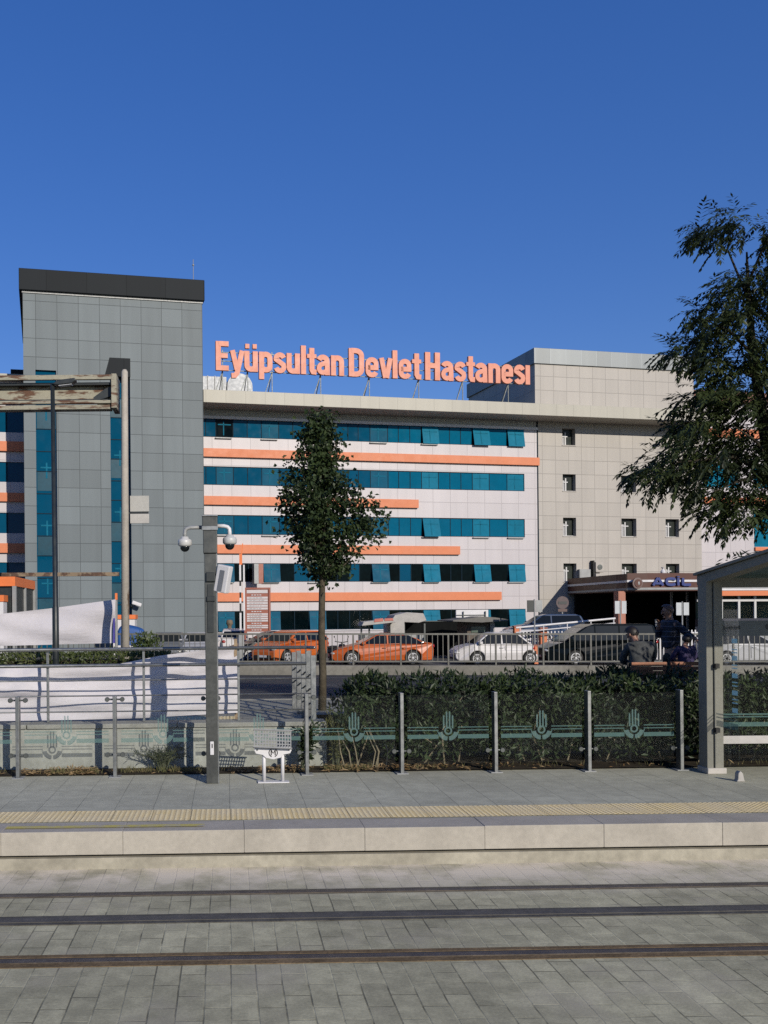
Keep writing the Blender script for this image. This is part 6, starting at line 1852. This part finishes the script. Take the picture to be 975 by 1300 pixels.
for i in range(NL):
    x = rng.uniform(-.02, xh1-xh0)
    h = hz(x)
    if rng.random() < .74:
        z_ = .10 + (h-.10)*rng.random()**.8; y = rng.gauss(.02, .09) + .10*sn(x*4+z_*6) + .05; nb = Vector((0,-1,.45))
    else:
        z_ = h + rng.gauss(0, .035); y = rng.uniform(.0, 1.0); nb = Vector((0,-.3,1))
    p = Vector((x, y, z_))
    d = rv(rng)*.8 + Vector((0,-.35,.55))
    leaf(lf, p, d, nb + rv(rng)*.7, rng.uniform(.075, .125), rng.uniform(.026, .042), .15)
for i in range(46):                                        # young shoots above the clipped top
    x = rng.choice((rng.uniform(.2, .8), rng.uniform(3.3, 4.3), rng.uniform(0, xh1-xh0))); h = hz(x); y = rng.uniform(0, .7)
    for q in range(7):
        leaf(lf, Vector((x, y, h+.015*q)), rv(rng)*.6 + Vector((0,0,.8)), rv(rng), .11, .034, .1)
M['leaf_hedge'] = leaf_mat('laurel_leaf', (.015, .028, .010), (.042, .066, .022), .5, .12, .28, 1.5)
hl_o = lf.build('foliage', M['leaf_hedge'], HG, fix=False)

# low planting strip in the middle distance (left)
rng = random.Random(9)
YQ = 20.5; xq0, xq1 = xat(-120, YQ), xat(213, YQ)
LH = empty('low_hedge', (0, YQ, .4), 0, 'low trimmed green hedge between the two white banners', 'hedge')
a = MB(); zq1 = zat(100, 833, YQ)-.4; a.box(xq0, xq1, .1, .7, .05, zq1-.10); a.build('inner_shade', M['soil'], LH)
lf = MB()
for i in range(3600):
    x = rng.uniform(xq0, xq1); z_ = rng.uniform(.35, zq1) if rng.random() < .6 else zq1 + rng.gauss(0, .04)
    p = Vector((x, rng.uniform(-.02, .75) if z_ > zq1-.05 else rng.gauss(.0, .06), z_ + .04*sn(x*4)))
    leaf(lf, p, rv(rng)*.8 + Vector((0,-.2,.7)), Vector((0,-.8,.6)) + rv(rng)*.6, rng.uniform(.09, .15), rng.uniform(.035, .055), .15)
lf.build('foliage', leaf_mat('privet_leaf', (.05, .075, .018), (.10, .12, .035), .45, .25, .4), LH, fix=False)
rng = random.Random(12)
root = empty('roadside_bush', (xat(183, 30), 30, .2), 0, 'small light green bush against the street fence by the pale pole', 'bush')
lf = MB()
for i in range(500):
    v = rv(rng)*rng.uniform(.3, 1); p = Vector((v.x*.6, v.y*.4, zat(183, 818, 30)-.2 + v.z*.42))
    leaf(lf, p, rv(rng)+Vector((0,0,.4)), rv(rng)+Vector((0,-.6,.5)), .16, .06, .15)
lf.build('foliage', leaf_mat('bush_leaf', (.07, .11, .03), (.13, .16, .06), .5, .25), root, fix=False)
a = MB()
for i in range(6): a.tube([(rng.uniform(-.1,.1), 0, 0), (rng.uniform(-.4,.4), rng.uniform(-.2,.2), zat(183, 818, 30)-.2)], [.03, .01], 5)
a.build('stem', M['bark'], root)

# plants in front of the wall
def weed(px, py_top, Y, label, n, spread, lmin, lmax, wl, mats, stem_lean, seed, dens=9):
    rng = random.Random(seed)
    x = xat(px, Y); H_ = zat(px, py_top, Y)-PZ
    root = empty('weed_plant', (x, Y, PZ), 0, label, 'plant')
    st_ = MB(); lf = MB()
    for i in range(n):
        a = rng.uniform(-1, 1); top = Vector((a*spread + stem_lean*H_, rng.uniform(-.08, .05), H_*rng.uniform(.55, 1)))
        b = Vector((rng.uniform(-.05, .05), rng.uniform(-.03, .03), 0.01)); mid = b.lerp(top, .5) + Vector((-a*spread*.2, 0, .05))
        st_.tube([b, mid, top], [.006, .005, .002], 5)
        for q in range(dens):
            t = rng.uniform(.25, 1); p = b.lerp(mid, t*2) if t < .5 else mid.lerp(top, t*2-1)
            leaf(lf, p, rv(rng)*.8 + Vector((a*.4, -.2, .35)), rv(rng) + Vector((0,-.5,.6)), rng.uniform(lmin, lmax), wl, .12)
    st_.build('stem', mats[1], root); lf.build('foliage', mats[0], root, fix=False)
M['leaf_weed'] = leaf_mat('weed_leaf', (.035, .05, .022), (.075, .095, .045), .55, .2, .3)
M['stem_weed'] = mat('weed_stem', (.10, .11, .06), .8, 0, .3, 8)
weed(205, 945, 11.85, 'wispy grey-green weed against the wall left of the camera column', 40, .42, .05, .11, .010, (M['leaf_weed'], M['stem_weed']), -.10, 5, 14)
weed(384, 915, 11.85, 'leafy dark shrub against the wall beside the leaning seat', 16, .20, .08, .14, .030, (M['leaf_hedge'], M['stem_weed']), .02, 6, 20)
weed(424, 898, 11.95, 'yellowish green tuft at the left end of the laurel hedge', 22, .20, .05, .09, .016, (leaf_mat('yellow_green_leaf', (.09, .10, .03), (.17, .17, .06), .5, .3), M['stem_weed']), .05, 8, 22)
# dry leaves along the foot of the wall and hedge
rng = random.Random(2); lf = MB()
for i in range(1100):
    px = rng.choice((rng.uniform(30, 120), rng.uniform(85, 120), rng.uniform(290, 385), rng.uniform(410, 520), rng.uniform(410, 640), rng.uniform(-100, 1000)))
    y = abs(rng.gauss(0, .13)) ; Y = 11.66 + y
    x = xat(px, Y); p = Vector((x, Y+PS*x-.02, PZ+.022+rng.random()**2*.07*max(0, 1-y/.4)))
    if px > 650 and rng.random() < .6: continue
    leaf(lf, p, Vector((rng.uniform(-1,1), rng.uniform(-1,1), rng.uniform(-.2,.3))), Vector((rng.uniform(-.5,.5), -.3, 1)), rng.uniform(.05, .10), rng.uniform(.015, .032), .2)
dl = lf.build('dry_leaves', leaf_mat('dry_leaf', (.20, .115, .045), (.40, .29, .16), .7, .15, .2, 4), fix=False)
tag(dl, 'dry brown leaves gathered along the foot of the glass railing', 'leaves', kind='stuff')
# a little grass along the same edge
rng = random.Random(14); lf = MB()
for i in range(900):
    px = rng.choice((rng.uniform(150, 260), rng.uniform(410, 470), rng.uniform(-60, 1000), rng.uniform(60, 125))); Y = 11.66 + abs(rng.gauss(0, .08)); x = xat(px, Y)
    leaf(lf, Vector((x, Y+PS*x, PZ+.015)), Vector((rng.uniform(-.5,.5), rng.uniform(-.4,.3), 1)), Vector((rng.uniform(-1,1), -1, .2)), rng.uniform(.04, .12), .007, .1)
gr = lf.build('grass', leaf_mat('dry_grass', (.10, .11, .04), (.22, .19, .09), .7, .2, .2, 4), fix=False)
tag(gr, 'sparse grass blades at the foot of the wall', 'grass', kind='stuff')
# leaves fallen on the shelter beam
rng = random.Random(15); lf = MB()
for i in range(26):
    t = rng.random(); y = -.25 - t*.75; p = Vector((xc0+rng.uniform(.0, .15), YS0+y, PZ+zroof(y)+.05+rng.uniform(0, .05)))
    leaf(lf, p, Vector((rng.uniform(-.4,1), rng.uniform(-.4,.4), rng.uniform(-.1,.5))), Vector((0,-.5,1)), .10, .03, .1)
o = lf.build('fallen_twig', M['leaf_big'], fix=False); tag(o, 'dark leafy twig lying on top of the shelter beam', 'twig')
